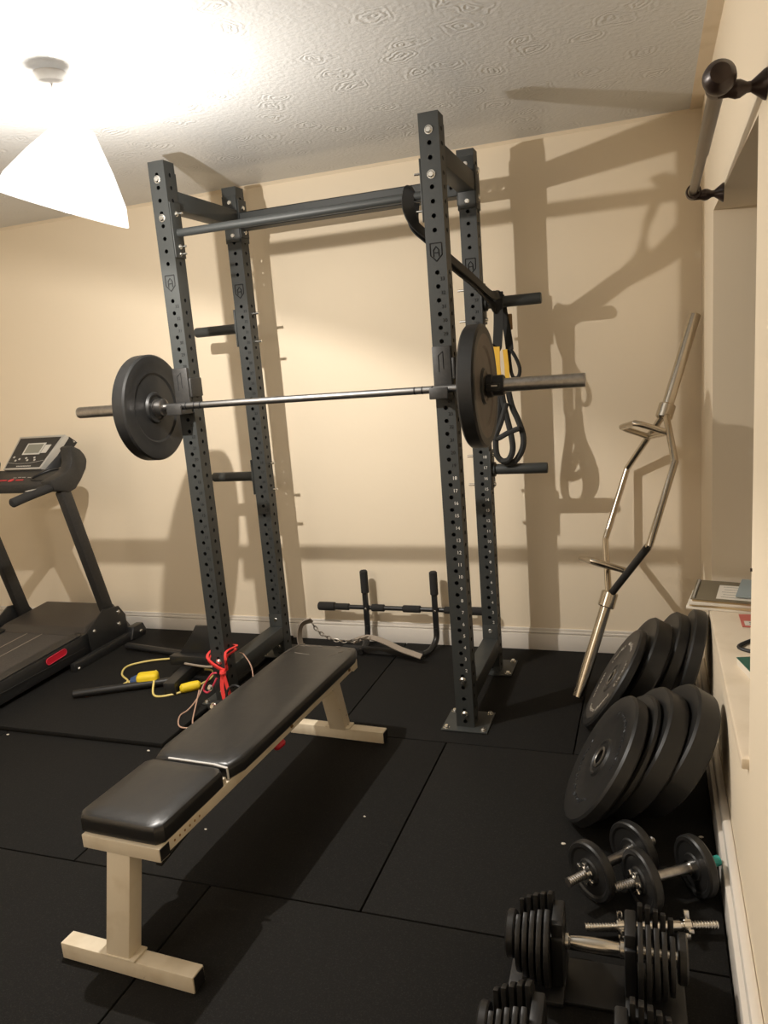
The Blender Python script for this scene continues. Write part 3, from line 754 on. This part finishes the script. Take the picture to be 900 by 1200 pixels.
# ------------------------------------------------------------------ dip belt with chain draped over the far end of the bench
dbt = thing('dip_belt', 'grey webbing belt with a steel chain lying behind the far end of the bench', 'belt', (-1.4, 3.2, 0))
def bk(p): return (p[0]+1.4, p[1]-3.2, p[2])
mb = MB(); mb.tube([bk(p) for p in ((-1.765, 3.44, .022), (-1.775, 3.45, .075), (-1.78, 3.45, .13), (-1.772, 3.45, .178), (-1.752, 3.455, .207), (-1.704, 3.46, .226))], 0, flat=(.034, .008, (1, -.3, 0)), sub=6); mb.build('strap_loop', 'grey', dbt)
mb = MB(); mb.tube([bk(p) for p in ((-1.50, 3.515, .094), (-1.44, 3.515, .118), (-1.38, 3.515, .118), (-1.31, 3.51, .098), (-1.24, 3.50, .072), (-1.17, 3.49, .055), (-1.12, 3.48, .045))], 0, flat=(.030, .007, (.1, -.6, 1)), sub=6); mb.build('strap', 'grey', dbt)
path = spline([Vector(bk(p)) for p in ((-1.71, 3.465, .215), (-1.68, 3.48, .155), (-1.62, 3.49, .115), (-1.553, 3.495, .101), (-1.475, 3.50, .108), (-1.416, 3.50, .125))], 10)
mb = MB(); acc = 0; last = path[0]; flip = 0
d_ = 0
for i in range(1, len(path)):
    d_ += (path[i]-path[i-1]).length
    if d_ >= .019:
        d_ = 0; t = (path[i]-path[i-1]).normalized(); u = t.orthogonal().normalized() if flip else t.cross(t.orthogonal()).normalized(); flip ^= 1
        c = path[i]; mb.tube([c+t*(.0145*math.cos(a))+u*(.008*math.sin(a)) for a in [2*PI*k/12 for k in range(12)]], .0028, 6, closed=True)
mb.build('chain', 'chain', dbt)

# ------------------------------------------------------------------ dip handles attachment, bands and cords by the left post
dp = thing('dip_attachment', 'black steel dip attachment with two long handles lying on the raised mat', 'dip bars', (-2.3, 3.15, .022))
def pk(p): return (p[0]+2.3, p[1]-3.15, p[2]-.022)
mb = MB(); mb.prism([pk(p) for p in ((-2.235, 3.14, .235), (-2.20, 3.14, .29), (-2.02, 3.14, .29), (-2.02, 3.14, .10), (-2.36, 3.14, .08))], (0, .012, 0), bev=.002); mb.build('mounting_plate', 'tmblack', dp)
mb = MB(); mb.bar(pk((-2.29, 3.33, .055)), pk((-2.22, 2.89, .055)), .06, .06, bev=.004); mb.bar(pk((-2.35, 3.12, .11)), pk((-2.03, 3.12, .12)), .05, .05, bev=.004); mb.build('cross_arm', 'tmblack', dp)
mb = MB(); mb.cyl(pk((-2.25, 3.02, .046)), pk((-2.70, 2.775, .046)), .0185, 20, bev=.004); mb.build('handle', 'tmblack', dp)
mb = MB(); mb.cyl(pk((-2.28, 3.31, .046)), pk((-2.86, 3.40, .046)), .0185, 20, bev=.004); mb.build('handle', 'tmblack', dp)

yt = thing('resistance_tube', 'yellow resistance tube with yellow foam grips looped around the dip bar', 'exercise band', (-2.4, 3.0, .022))
def yk(p): return (p[0]+2.4, p[1]-3.0, p[2]-.022)
mb = MB(); mb.tube([yk(p) for p in ((-2.545, 2.96, .028), (-2.55, 3.00, .028), (-2.64, 3.07, .028), (-2.68, 3.17, .028), (-2.60, 3.25, .03), (-2.48, 3.29, .035), (-2.36, 3.28, .06), (-2.29, 3.25, .093))], .005, 8, sub=8)
mb.tube([yk(p) for p in ((-2.42, 3.04, .03), (-2.47, 3.07, .03), (-2.53, 3.04, .03), (-2.53, 2.985, .028), (-2.49, 2.965, .03))], .0045, 8, sub=8)
mb.tube([yk(p) for p in ((-2.40, 3.04, .075), (-2.35, 2.95, .06), (-2.29, 2.865, .028), (-2.20, 2.90, .028), (-2.14, 3.0, .028), (-2.12, 3.10, .028), (-2.16, 3.18, .03), (-2.20, 3.17, .04))], .005, 8, sub=8)
mb.build('tube', 'yellowtube', yt)
mb = MB(); mb.box(yk((-2.40, 2.97, .062)), (.105, .07, .062), rot=(0, 0, .45), bev=.016, seg=3); mb.build('foam_grip', 'yellowbright', yt)
mb = MB(); mb.lathe([(0, 0), (.022, 0), (.030, .03), (.028, .05), (0, .05)], yk((-2.48, 2.945, .050)), (.93, .3, .15), 18); mb.build('grip_end', 'blue', yt)
mb = MB(); mb.lathe([(.012, -.05), (.022, -.04), (.024, 0), (.022, .04), (.012, .05)], yk((-2.145, 2.955, .045)), (.6, .55, 0), 18); mb.build('foam_grip', 'yellowbright', yt)
lw = tag(MB().tube([(-2.23, 3.055, .118), (-2.08, 3.02, .125), (-1.96, 2.99, .15)], .006, 8, sub=4).build('lanyard', 'grey'), 'short pale cord running from the dip bars to the left rack post', 'cord')

rb = thing('resistance_band', 'bright red resistance band knotted around the foot of the left front rack post', 'exercise band', (-1.9, 2.84, .022))
def vk(p): return (p[0]+1.9, p[1]-2.84, p[2]-.022)
mb = MB(); h = .0425
for dz, o_ in ((0, 0), (.016, .004)):
    q = h+o_+.004
    ring = [(-1.902-q, 2.8975-q, .235+dz), (-1.86, 2.8975-q-.006, .19+dz*.6), (-1.902+q, 2.8975-q, .255+dz*1.6), (-1.902+q, 2.8975+q, .26+dz), (-1.902-q, 2.8975+q, .25+dz)]
    mb.tube([vk(p) for p in ring], 0, closed=True, flat=(.012, .004, (0, 0, 1)), sub=5)
mb.build('wrapped_loop', 'redband', rb)
mb = MB(); mb.lathe([(0, -.016), (.012, -.012), (.016, 0), (.012, .012), (0, .016)], vk((-1.872, 2.835, .185)), (0, 0, 1), 14); mb.build('knot', 'redband', rb)
mb = MB()
mb.tube([vk(p) for p in ((-1.874, 2.835, .18), (-1.878, 2.825, .12), (-1.868, 2.815, .07), (-1.850, 2.805, .035))], 0, flat=(.020, .004, (0, 1, .2)), sub=6)
mb.tube([vk(p) for p in ((-1.868, 2.834, .18), (-1.852, 2.825, .13), (-1.832, 2.815, .07), (-1.825, 2.805, .035))], 0, flat=(.018, .004, (.1, 1, .2)), sub=6)
mb.build('hanging_tail', 'redband', rb)
mb = MB(); mb.tube([vk(p) for p in ((-1.90, 2.83, .185), (-1.925, 2.825, .18), (-1.965, 2.82, .13), (-1.975, 2.82, .10), (-1.955, 2.82, .09), (-1.93, 2.82, .115), (-1.905, 2.83, .16))], .0045, 8, sub=6); mb.build('loose_loop', 'pink', rb)

ct = MB(); ct.tube([(-1.985, 2.84, .12), (-2.0, 2.80, .07), (-2.03, 2.76, .028), (-2.035, 2.70, .027), (-1.99, 2.62, .027), (-1.95, 2.60, .025), (-1.90, 2.62, .024)], .0032, 6, sub=8)
ct.tube([(-2.0, 2.82, .10), (-1.99, 2.76, .045), (-1.955, 2.68, .027), (-1.93, 2.64, .025)], .0032, 6, sub=6)
tag(ct.build('tan_cord', 'cord'), 'thin tan cord trailing over the mat edge beside the bench', 'cord')
ct = MB(); ct.tube([(-1.95, 3.08, .18), (-1.90, 3.06, .19), (-1.855, 3.02, .188), (-1.80, 2.97, .16), (-1.77, 2.92, .10), (-1.76, 2.88, .03)], .003, 6, sub=8)
tag(ct.build('pink_cord', 'cord'), 'thin pinkish cord lying over the left bottom beam of the rack', 'cord')
ac = thing('ankle_strap', 'black cable attachment with shiny metal rings at the foot of the left post', 'gym attachment', (-1.84, 2.76, .022))
def ak(p): return (p[0]+1.84, p[1]-2.76, p[2]-.022)
mb = MB(); mb.tube([ak((-1.80+.045*math.cos(t), 2.80+.012*math.sin(t), .09+.05*math.sin(t))) for t in [2*PI*k/16 for k in range(16)]], .006, 8, closed=True); mb.build('rubber_ring', 'plastic', ac)
mb = BoltSet(); bolt(mb, ak((-1.80, 2.79, .10)), (0, -1, .4), .013, .014); bolt(mb, ak((-1.825, 2.77, .055)), (0, -1, .4), .012, .014); bolt(mb, ak((-1.90, 2.77, .05)), (0, -1, .3), .013, .016); bolt(mb, ak((-1.925, 2.80, .125)), (0, -1, .3), .011, .012); mb.build('metal_ring', 'chrome', ac)
mb = MB(); mb.box(ak((-1.86, 2.80, .04)), (.16, .05, .035), bev=.01); mb.build('strap_body', 'web', ac)

# ------------------------------------------------------------------ black band from pull-up bar to peg, suspension trainer on the pegs
kb = thing('resistance_band', 'wide black resistance band slung from the pull-up bar to the upper right peg', 'exercise band', (-.84, 2.9, 2.1))
def kk(p): return (p[0]+.84, p[1]-2.9, p[2]-2.1)
mb = MB()
mb.tube([kk(p) for p in ((-.835, 2.93, 2.135), (-.838, 2.905, 2.140), (-.842, 2.882, 2.135), (-.848, 2.872, 2.10), (-.846, 2.872, 2.06), (-.832, 2.90, 2.015), (-.80, 2.97, 1.975), (-.765, 3.10, 1.915), (-.71, 3.25, 1.845), (-.66, 3.40, 1.775), (-.640, 3.44, 1.771), (-.634, 3.478, 1.7735), (-.634, 3.508, 1.755))], 0, flat=(.046, .006, (.5, -.7, .5)), sub=6)
mb.tube([kk(p) for p in ((-.842, 2.93, 2.10), (-.852, 2.94, 2.05), (-.845, 2.95, 2.01), (-.81, 3.0, 1.965), (-.765, 3.13, 1.888), (-.705, 3.27, 1.815), (-.665, 3.40, 1.745), (-.652, 3.45, 1.710), (-.650, 3.480, 1.7085))], 0, flat=(.044, .006, (.5, -.7, .5)), sub=6)
mb.build('band_loop', 'bandrub', kb)
tx = thing('suspension_trainer', 'black and yellow suspension straps with handle loops hanging on the right pegs', 'suspension straps', (-.64, 3.45, 1.74))
def xk(p): return (p[0]+.64, p[1]-3.45, p[2]-1.74)
FN = (.05, 1, 0)
mb = MB()
mb.tube([xk(p) for p in ((-.637, 3.50, 1.74), (-.637, 3.49, 1.771), (-.637, 3.46, 1.771), (-.638, 3.448, 1.74), (-.640, 3.445, 1.66), (-.648, 3.44, 1.56), (-.652, 3.44, 1.545))], 0, flat=(.042, .004, FN), sub=5)
mb.tube([xk(p) for p in ((-.630, 3.512, 1.76), (-.628, 3.515, 1.70), (-.615, 3.51, 1.62), (-.605, 3.49, 1.56), (-.60, 3.47, 1.53))], 0, flat=(.035, .004, FN), sub=5)
mb.build('anchor_strap', 'web', tx)
mb = MB(); mb.tube([xk(p) for p in ((-.655, 3.436, 1.55), (-.657, 3.435, 1.47), (-.652, 3.44, 1.385))], 0, flat=(.034, .006, FN)); mb.tube([xk(p) for p in ((-.617, 3.445, 1.535), (-.612, 3.445, 1.46), (-.612, 3.445, 1.385))], 0, flat=(.020, .006, FN)); mb.build('yellow_strap', 'yellow', tx)
mb = MB(); mb.box(xk((-.603, 3.53, 1.655)), (.02, .012, .07), bev=.004); mb.build('tan_label', mat('tan_label', (.28, .17, .07), .7), tx)
mb = MB(); mb.tube([xk(p) for p in ((-.60, 3.46, 1.53), (-.575, 3.46, 1.50), (-.558, 3.46, 1.45), (-.565, 3.46, 1.408), (-.585, 3.46, 1.405), (-.597, 3.46, 1.44), (-.60, 3.46, 1.49))], 0, closed=True, flat=(.02, .010, (0, 0, 1)), sub=5) if False else mb.tube([xk(p) for p in ((-.60, 3.46, 1.53), (-.578, 3.46, 1.505), (-.558, 3.46, 1.45), (-.565, 3.46, 1.412), (-.587, 3.46, 1.410), (-.598, 3.46, 1.45))], .008, 8, closed=True, sub=5); mb.build('handle_loop', 'web', tx)
mb = MB()
mb.tube([xk(p) for p in ((-.650, 3.44, 1.39), (-.652, 3.44, 1.30), (-.668, 3.44, 1.20), (-.678, 3.44, 1.12), (-.672, 3.44, 1.06), (-.64, 3.44, 1.032), (-.60, 3.45, 1.03), (-.563, 3.45, 1.08), (-.553, 3.45, 1.14), (-.570, 3.45, 1.21), (-.60, 3.45, 1.29), (-.615, 3.445, 1.39))], .0135, 8, sub=5)
mb.tube([xk(p) for p in ((-.640, 3.43, 1.36), (-.625, 3.43, 1.26), (-.605, 3.43, 1.16), (-.600, 3.43, 1.09), (-.62, 3.43, 1.045), (-.655, 3.43, 1.037))], .0135, 8, sub=5)
mb.tube([xk(p) for p in ((-.618, 3.425, 1.30), (-.645, 3.425, 1.22), (-.672, 3.425, 1.155), (-.66, 3.425, 1.145), (-.62, 3.425, 1.165), (-.565, 3.43, 1.185))], .0125, 8, sub=5)
mb.build('foot_cradle', 'web', tx)

# ------------------------------------------------------------------ hex bar in the corner
F0 = Vector((-.321, 3.18, .025)); T0 = Vector((.178, 3.70, 1.62)); axh = (T0-F0); LH = axh.length; ah = axh.normalized()
wv = Vector((.39, -.89, .25)); wv = (wv-ah*wv.dot(ah)).normalized(); nv = ah.cross(wv)
if nv.x > 0: nv = -nv
hb = thing('hex_trap_bar', 'chrome hexagonal trap bar standing in the corner against the right wall', 'trap bar', F0)
def hp(t, w=0, n=0): return ah*(LH*t)+wv*w+nv*n
mb = MB()
ta, tb, tc_, td = .262, .405, .605, .745
for s_ in (-1, 1):
    mb.tube([hp(ta, 0), hp(tb, s_*.27), hp(tc_, s_*.27), hp(td, 0)], .0145, 14, sub=0)
mb.build('hexagon_frame', 'hexsteel', hb)
for s_, t0, t1 in ((0, .0, .262), (1, .742, 1.0)):
    mb = MB(); mb.cyl(hp(t0), hp(t1), .0245, 28, bev=.003)
    c0, c1 = (.235, .275) if s_ == 0 else (.728, .765)
    mb.cyl(hp(c0), hp(c1), .036, 28, bev=.004)
    mb.build('sleeve', 'hexsteel', hb)
for t in (.335, .685):
    fw = .15 if t < .5 else .13
    wmax = .27*(t-ta)/(tb-ta) if t < .5 else .27*(td-t)/(td-tc_)
    mb = MB(); mb.tube([hp(t, -wmax), hp(t, wmax)], .012, 12)
    q = min(.10, wmax)
    mb.tube([hp(t, -q), hp(t, -q*.95, .115), hp(t, -q*.8, .14), hp(t, q*.8, .14), hp(t, q*.95, .115), hp(t, q)], .0135, 12)
    mb.build('handle', 'hexsteel', hb)
mb = MB(); mb.tube([hp(ta+.012, .022), hp(tb-.004, .262)], .0158, 14); mb.build('rubber_sleeve', 'plasticg', hb)

# ------------------------------------------------------------------ weight plates leaning on the right wall
def leaning(c, az, el, T, label, group, face=None, marks=None, spin=0):
    az, el = math.radians(az), math.radians(el)
    n_ = Vector((math.cos(el)*math.cos(az), math.cos(el)*math.sin(az), math.sin(el)))
    z = .225*math.cos(el)+T*math.sin(el)
    o = bumper('bumper_plate', label, T, group=group, face=face, marks=marks)
    orient(o, (c[0], c[1], z), n_, spin); return o
NG = 'weight plates leaning against the right wall, near stack'; FG = 'weight plates leaning against the right wall, far stack'
full = [(a, a+.75) for a in (0.2, 1.35, 2.4, 3.5, 4.6, 5.5)]
leaning((-.178, 2.349), 186, 32, .047, 'round black weight plate in front of the near stack, its steel hub hole showing', NG, marks=('embossed', .155, 5, [(.3, 2.2), (3.3, 5.6)]))
leaning((-.125, 2.392), 187, 32.5, .026, 'thin black weight plate wedged second in the near stack, behind the front plate', NG)
leaning((-.080, 2.412), 187, 33, .070, 'thick black weight plate, third from the front of the near stack', NG)
leaning((.004, 2.440), 187, 33, .078, 'thick black weight plate at the back of the near stack, against the right wall', NG)
leaning((-.172, 3.000), 180, 31.5, .034, 'black weight plate with pale ring of lettering, front of the far stack', FG, face='bumpgrey', marks=('printing', .155, 2, full))
leaning((-.105, 3.075), 184, 30, .072, 'thick black weight plate second in the far stack, directly behind the lettered plate', FG)
leaning((-.004, 3.145), 184, 25, .050, 'black weight plate third in the far stack, pale lettering on its narrow visible face', FG, marks=('printing', .155, 9, full))
leaning((.088, 3.150), 180, 16.5, .051, 'black weight plate at the back of the far stack, nearest the window wall', FG)

# ------------------------------------------------------------------ screw dumbbells
def threads(mb, p0, d, L, r):
    pr = [(0, 0)]; k = 0; n = int(L/.0075)
    for i in range(n): pr += [(r, i*.0075+.001), (r, i*.0075+.003), (r*.78, i*.0075+.005), (r*.78, i*.0075+.006)]
    pr += [(0, n*.0075)]
    mb.lathe(pr, p0, d, 16)
def dumbbell(name, label, p0, p1, discs, group, R=.084, T=.028, knobs=()):
    p0, p1 = Vector(p0), Vector(p1); d = (p1-p0).normalized(); L = (p1-p0).length
    t = thing(name, label, 'dumbbell', p0, group)
    mb = MB(); threads(mb, Vector((0, 0, 0)), d, discs[0], .0125); threads(mb, d*(discs[1]+T), d, L-discs[1]-T, .0125)
    mb.cyl(d*(discs[0]+T), d*discs[1], .0145, 20); mb.build('threaded_bar', 'steel', t)
    for a in discs:
        mb = MB(); k = .004
        mb.lathe([(.0135, 0), (.034, 0), (.038, k), (R-.020, k), (R-.014, 0), (R-.004, 0), (R, .005), (R, T-.005), (R-.004, T), (R-.014, T), (R-.020, T-k), (.038, T-k), (.034, T), (.0135, T), (.0135, 0)], d*a, d, 56)
        mb.build('weight_disc', 'bumper', t)
    for a, sg in ((discs[0]-.018, 1), (discs[1]+T, 1)):
        mb = MB(); mb.lathe([(.0135, 0), (.022, 0), (.022, .016), (.0135, .016), (.0135, 0)], d*a, d, 20)
        x = d.orthogonal().normalized(); y = d.cross(x)
        for q in range(6):
            v = x*math.cos(q*PI/3)+y*math.sin(q*PI/3); mb.bar(d*(a+.008)+v*.020, d*(a+.008)+v*.033, .011, .012, bev=.003)
        mb.build('star_collar', 'chrome', t)
    for a in (discs[0]+T, discs[1]-.010):
        mb = MB(); mb.lathe([(.0145, 0), (.020, 0), (.020, .010), (.0145, .010)], d*a, d, 20); mb.build('inner_ring', 'chrome', t)
    return t
DG = 'screw dumbbells on the floor'
dumbbell('dumbbell', 'screw dumbbell with two black discs, nearer the large weight plates', (-.234, 1.884, .0855), (-.010, 2.130, .0855), (.075, .235), DG)
dq = dumbbell('dumbbell', 'screw dumbbell with two black discs and teal tape on its right end', (-.112, 1.893, .0855), (.158, 2.072, .0855), (.072, .240), DG)
d_ = Vector((.274, .18, 0)).normalized(); mb = MB(); mb.lathe([(.0135, .298), (.0145, .298), (.0145, .326), (0, .326)], (0, 0, 0), d_, 14); mb.build('teal_tape', 'teal', dq)
# bare bar with two star collars
p0, p1 = Vector((-.182, 1.792, .030)), Vector((.148, 1.882, .030)); d_ = (p1-p0).normalized()
eb = thing('dumbbell_bar', 'bare threaded chrome dumbbell bar with two star collars near the right wall', 'dumbbell bar', p0)
mb = MB(); threads(mb, Vector((0, 0, 0)), d_, .10, .0125); threads(mb, d_*.243, d_, .10, .0125); mb.cyl(d_*.10, d_*.243, .014, 18); mb.build('threaded_bar', 'chrome', eb)
for a in (.082, .252):
    mb = MB(); mb.lathe([(.0135, 0), (.018, 0), (.018, .018), (.0135, .018)], d_*a, d_, 20)
    x = d_.orthogonal().normalized(); y = d_.cross(x)
    for q in range(4):
        v = x*math.cos(q*PI/2+.5)+y*math.sin(q*PI/2+.5); mb.bar(d_*(a+.009)+v*.016, d_*(a+.009)+v*.040, .015, .013, bev=.003)
    mb.build('star_collar', 'chrome', eb)

# ------------------------------------------------------------------ adjustable dumbbells
def plate_u(R_, thick, x, notch=.026, depth=.0, n=36, ztop=.028):
    """round plate in the YZ plane with an open channel from the top down to the handle"""
    pts = []
    a0 = math.asin(notch/R_)
    for k in range(n+1):
        t = PI/2+a0+(2*PI-2*a0)*k/n; pts.append((x, R_*math.cos(t), R_*math.sin(t)))
    pts += [(x, notch, ztop-.06), (x, -notch, ztop-.06)]
    return MB().prism(pts, (thick, 0, 0), bev=.002)
def adjustable(label, loc, rz):
    t = thing('adjustable_dumbbell', label, 'dumbbell', loc, 'adjustable dumbbells on the floor', rot=(0, 0, rz))
    mb = MB(); pr = [(0, -.068), (.0185, -.068), (.0185, -.060), (.0135, -.056), (.0165, -.03), (.0175, 0), (.0165, .03), (.0135, .056), (.0185, .060), (.0185, .068), (0, .068)]
    mb.lathe(pr, (0, 0, 0), (1, 0, 0), 24); g = mb.build('grip', 'chrome', t)
    for s_ in (-1, 1):
        xs_ = .069
        # inner selector housing with notch
        mb = MB(); lo_, hi_ = (s_*xs_, s_*(xs_+.028)); mb.bb((min(lo_, hi_), -.055, -.085), (max(lo_, hi_), .055, .045), bev=.006); mb.bb((min(lo_, hi_), -.045, .0), (max(lo_, hi_), .045, .078), bev=.006); mb.build('inner_housing', 'plastic', t)
        for k, R_ in enumerate((.106, .103, .097, .090, .082)):
            x = s_*(xs_+.030+k*.0172)
            o = plate_u(R_, .0115, min(x, x+s_*.0115)).build('weight_plate', 'iron', t)
        mb = MB(); e = s_*(xs_+.117); mb.lathe([(0, 0), (.052, 0), (.055, .004), (.055, .018), (.050, .022), (0, .022)], (e, 0, 0), (s_, 0, 0), 32); mb.build('selector_dial', 'iron', t)
        mb = MB(); mb.cyl((s_*xs_, 0, .0), (s_*(xs_+.117), 0, .0), .014, 16); mb.build('selector_axle', 'chrome', t)
        mb = MB(); mb.bb((min(s_*(xs_), s_*(xs_+.135)), -.085, -.114), (max(s_*xs_, s_*(xs_+.135)), .085, -.100), bev=.004); mb.build('cradle_tray', 'plastic', t)
    mb = MB(); mb.bb((-.08, -.07, -.116), (.08, .07, -.106), bev=.003); mb.build('cradle_base', 'plastic', t)
    return t
adjustable('black multi-plate adjustable dumbbell with chrome grip, farther of the two', (-.145, 1.635, .117), .03)
adjustable('black multi-plate adjustable dumbbell at the very bottom edge, nearer of the two', (-.155, 1.345, .117), .03)

# ------------------------------------------------------------------ curtain pole
cp = thing('curtain_pole', 'pewter curtain pole on dark turned brackets above the window', 'curtain pole', (.13, 2.3, 1.98))
PA, PB = Vector((.122, 1.72, 1.99)), Vector((.122, 2.65, 1.955))
def ck(p): return Vector(p)-Vector((.13, 2.3, 1.98))
mb = MB(); mb.cyl(ck(PA), ck(PB+Vector((0, .02, 0))), .0135, 24); mb.cyl(ck(PA+Vector((0, .0, 0))), ck(PA.lerp(PB, .52)), .0155, 24); mb.build('rod', 'pole', cp)
for P, ball in ((PA, True), (PB, False)):
    mb = MB(); L_ = XR-P.x
    mb.lathe([(0, 0), (.012, 0), (.0125, L_*.22), (.017, L_*.36), (.0165, L_*.46), (.010, L_*.60), (.010, L_*.68), (.020, L_*.84), (.026, L_*.93), (.028, L_-.0015), (0, L_-.0015)], ck(P+Vector((0, 0, -.012))), (1, 0, 0), 24)
    mb.lathe([(.0165, -.016), (.0215, -.016), (.023, 0), (.0215, .016), (.0165, .016), (.0165, -.016)], ck(P), (0, 1, 0), 28)
    br = mb.build('bracket', 'bracket', cp)
    if ball:
        MB().lathe([(0, 0), (.012, .0), (.014, .006), (.022, .010), (.028, .020), (.0305, .034), (.028, .048), (.018, .060), (0, .065)], ck(P+Vector((0, -.008, 0))), (0, -1, .05), 28).build('finial', 'bracket', cp)

# ------------------------------------------------------------------ things on the window sill
SZ = WZ0
def flat_item(name, label, cat, c, size, rz, mt, group=None, bev=.0008):
    o = MB().box((0, 0, 0), size, bev=bev).build(name, mt); o.location = c; o.rotation_euler = (0, 0, rz); tag(o, label, cat, group); return o
PG = 'papers stacked on the window sill'
z = SZ+.0008; specs = [('paper_sheaf', 'bottom white sheet of the paper stack jutting over the corner of the sill', .28, .15, .008, -.16, 'paper', (.258, 2.965)),
 ('paper_sheaf', 'tan folder second from the bottom of the paper stack on the sill', .27, .15, .009, -.22, 'paperedge', (.268, 2.965)),
 ('paper_sheaf', 'white sheaf in the middle of the paper stack on the sill', .27, .15, .010, -.13, 'paper', (.262, 2.965)),
 ('paper_sheaf', 'brown envelope near the top of the paper stack on the sill', .26, .15, .009, -.20, 'paperedge', (.272, 2.965))]
for nm, lb, sx, sy, sz, rz, mt, xy in specs:
    flat_item(nm, lb, 'papers', (xy[0], xy[1], z+sz/2), (sx, sy, sz), rz, mt, PG); z += sz+.0006
cbd = thing('document_wallet', 'dark olive document wallet with a white slip lying on the paper stack', 'folder', (.262, 2.965, z+.012), rot=(.17, 0, -.2))
MB().box((0, 0, .002), (.25, .16, .004), bev=.001).build('wallet_cover', 'clip', cbd)
MB().box((.02, -.01, .0046), (.12, .11, .0008)).build('white_slip', 'paper', cbd)
mb = MB()
for k in range(5): mb.box((.02, -.05+k*.02, .0053), (.09-.01*(k % 2), .002, .0002))
mb.build('handwriting', 'ink', cbd)
MB().tube([(-.115, -.075, .006), (-.115, .075, .006)], .004, 6).build('binding_edge', 'silver', cbd)
bf = thing('plastic_folder', 'blue-grey plastic folder on top of the paper stack on the sill', 'folder', (.375, 2.955, z+.023), rot=(.17, 0, -.25))
MB().box((0, 0, .004), (.17, .14, .008), bev=.002).build('folder_cover', 'bluefolder', bf)
mb = MB()
for k in range(5): mb.box((-.01+k*.012, -.03, .0084), (.004, .07, .0004))
mb.build('printed_lines', 'paper', bf)
rc = thing('leaflet', 'red leaflet with a white panel sticking out beneath the papers on the sill', 'leaflet', (.352, 2.80, SZ+.001))
MB().box((0, 0, .001), (.14, .13, .002)).build('leaflet_sheet', 'redcard', rc)
MB().box((-.01, -.03, .0022), (.10, .045, .0006)).build('white_panel', 'paper', rc)
mb = MB(); mb.box((-.01, -.022, .0028), (.07, .008, .0004)); mb.box((-.01, -.038, .0028), (.07, .008, .0004)); mb.build('print_bars', 'ink', rc)
mb = MB(); mb.tube([(.40, 2.78, SZ+.05), (.375, 2.74, SZ+.035), (.37, 2.70, SZ+.006)], .006, 8, sub=5)
mb.tube([(.40, 2.66, SZ+.006), (.33, 2.63, SZ+.006), (.262, 2.56, SZ+.006), (.258, 2.52, SZ+.006), (.33, 2.48, SZ+.006), (.40, 2.46, SZ+.006)], .006, 8, sub=6)
tag(mb.build('black_cable', 'plastic'), 'black looped cable lying on the window sill', 'cable')
bkk = thing('booklet', 'white booklet with a dark green cover on the window sill, nearest the camera', 'book', (.335, 2.32, SZ), rot=(0, 0, .25))
MB().box((0, 0, .012), (.16, .20, .024), bev=.001).build('pages', 'paper', bkk)
MB().box((0, 0, .025), (.162, .202, .002)).build('cover', 'green', bkk)
# wall nail on the near reveal
tag(MB().cyl((XR-.004, WY0-.01, 1.0), (XR+.0005, WY0-.01, 1.0), .004, 8).build('nail', 'bracket'), 'tiny dark nail head in the wall beside the window recess', 'nail')

# ------------------------------------------------------------------ scraps on the floor
for (x, y, z_, s_, lb) in ((-.279, 2.175, 0, .012, 'small white paper scrap on the floor in front of the near weight plates'), (-2.015, 2.431, 0, .010, 'small pale scrap on the floor beside the bench seat at the mat edge'),
                  (-2.778, 2.433, 0, .010, 'small pale scrap on the floor near the left picture edge'), (-1.463, 1.993, 0, .006, 'tiny white speck on the floor right under the bench seat'),
                  (-.949, 2.18, 0, .006, 'tiny white speck on the floor right of the bench'), (.128, 2.30, 0, .008, 'pale speck on the floor between the plates and the right wall')):
    P = [(s_*math.cos(t)*random.uniform(.5, 1), s_*.7*math.sin(t)*random.uniform(.5, 1), 0) for t in [2*PI*k/6 for k in range(6)]]
    o = MB().prism(P, (0, 0, .002)).build('paper_scrap', 'paper'); o.location = (x, y, z_); tag(o, lb, 'scrap', 'scraps on the floor')
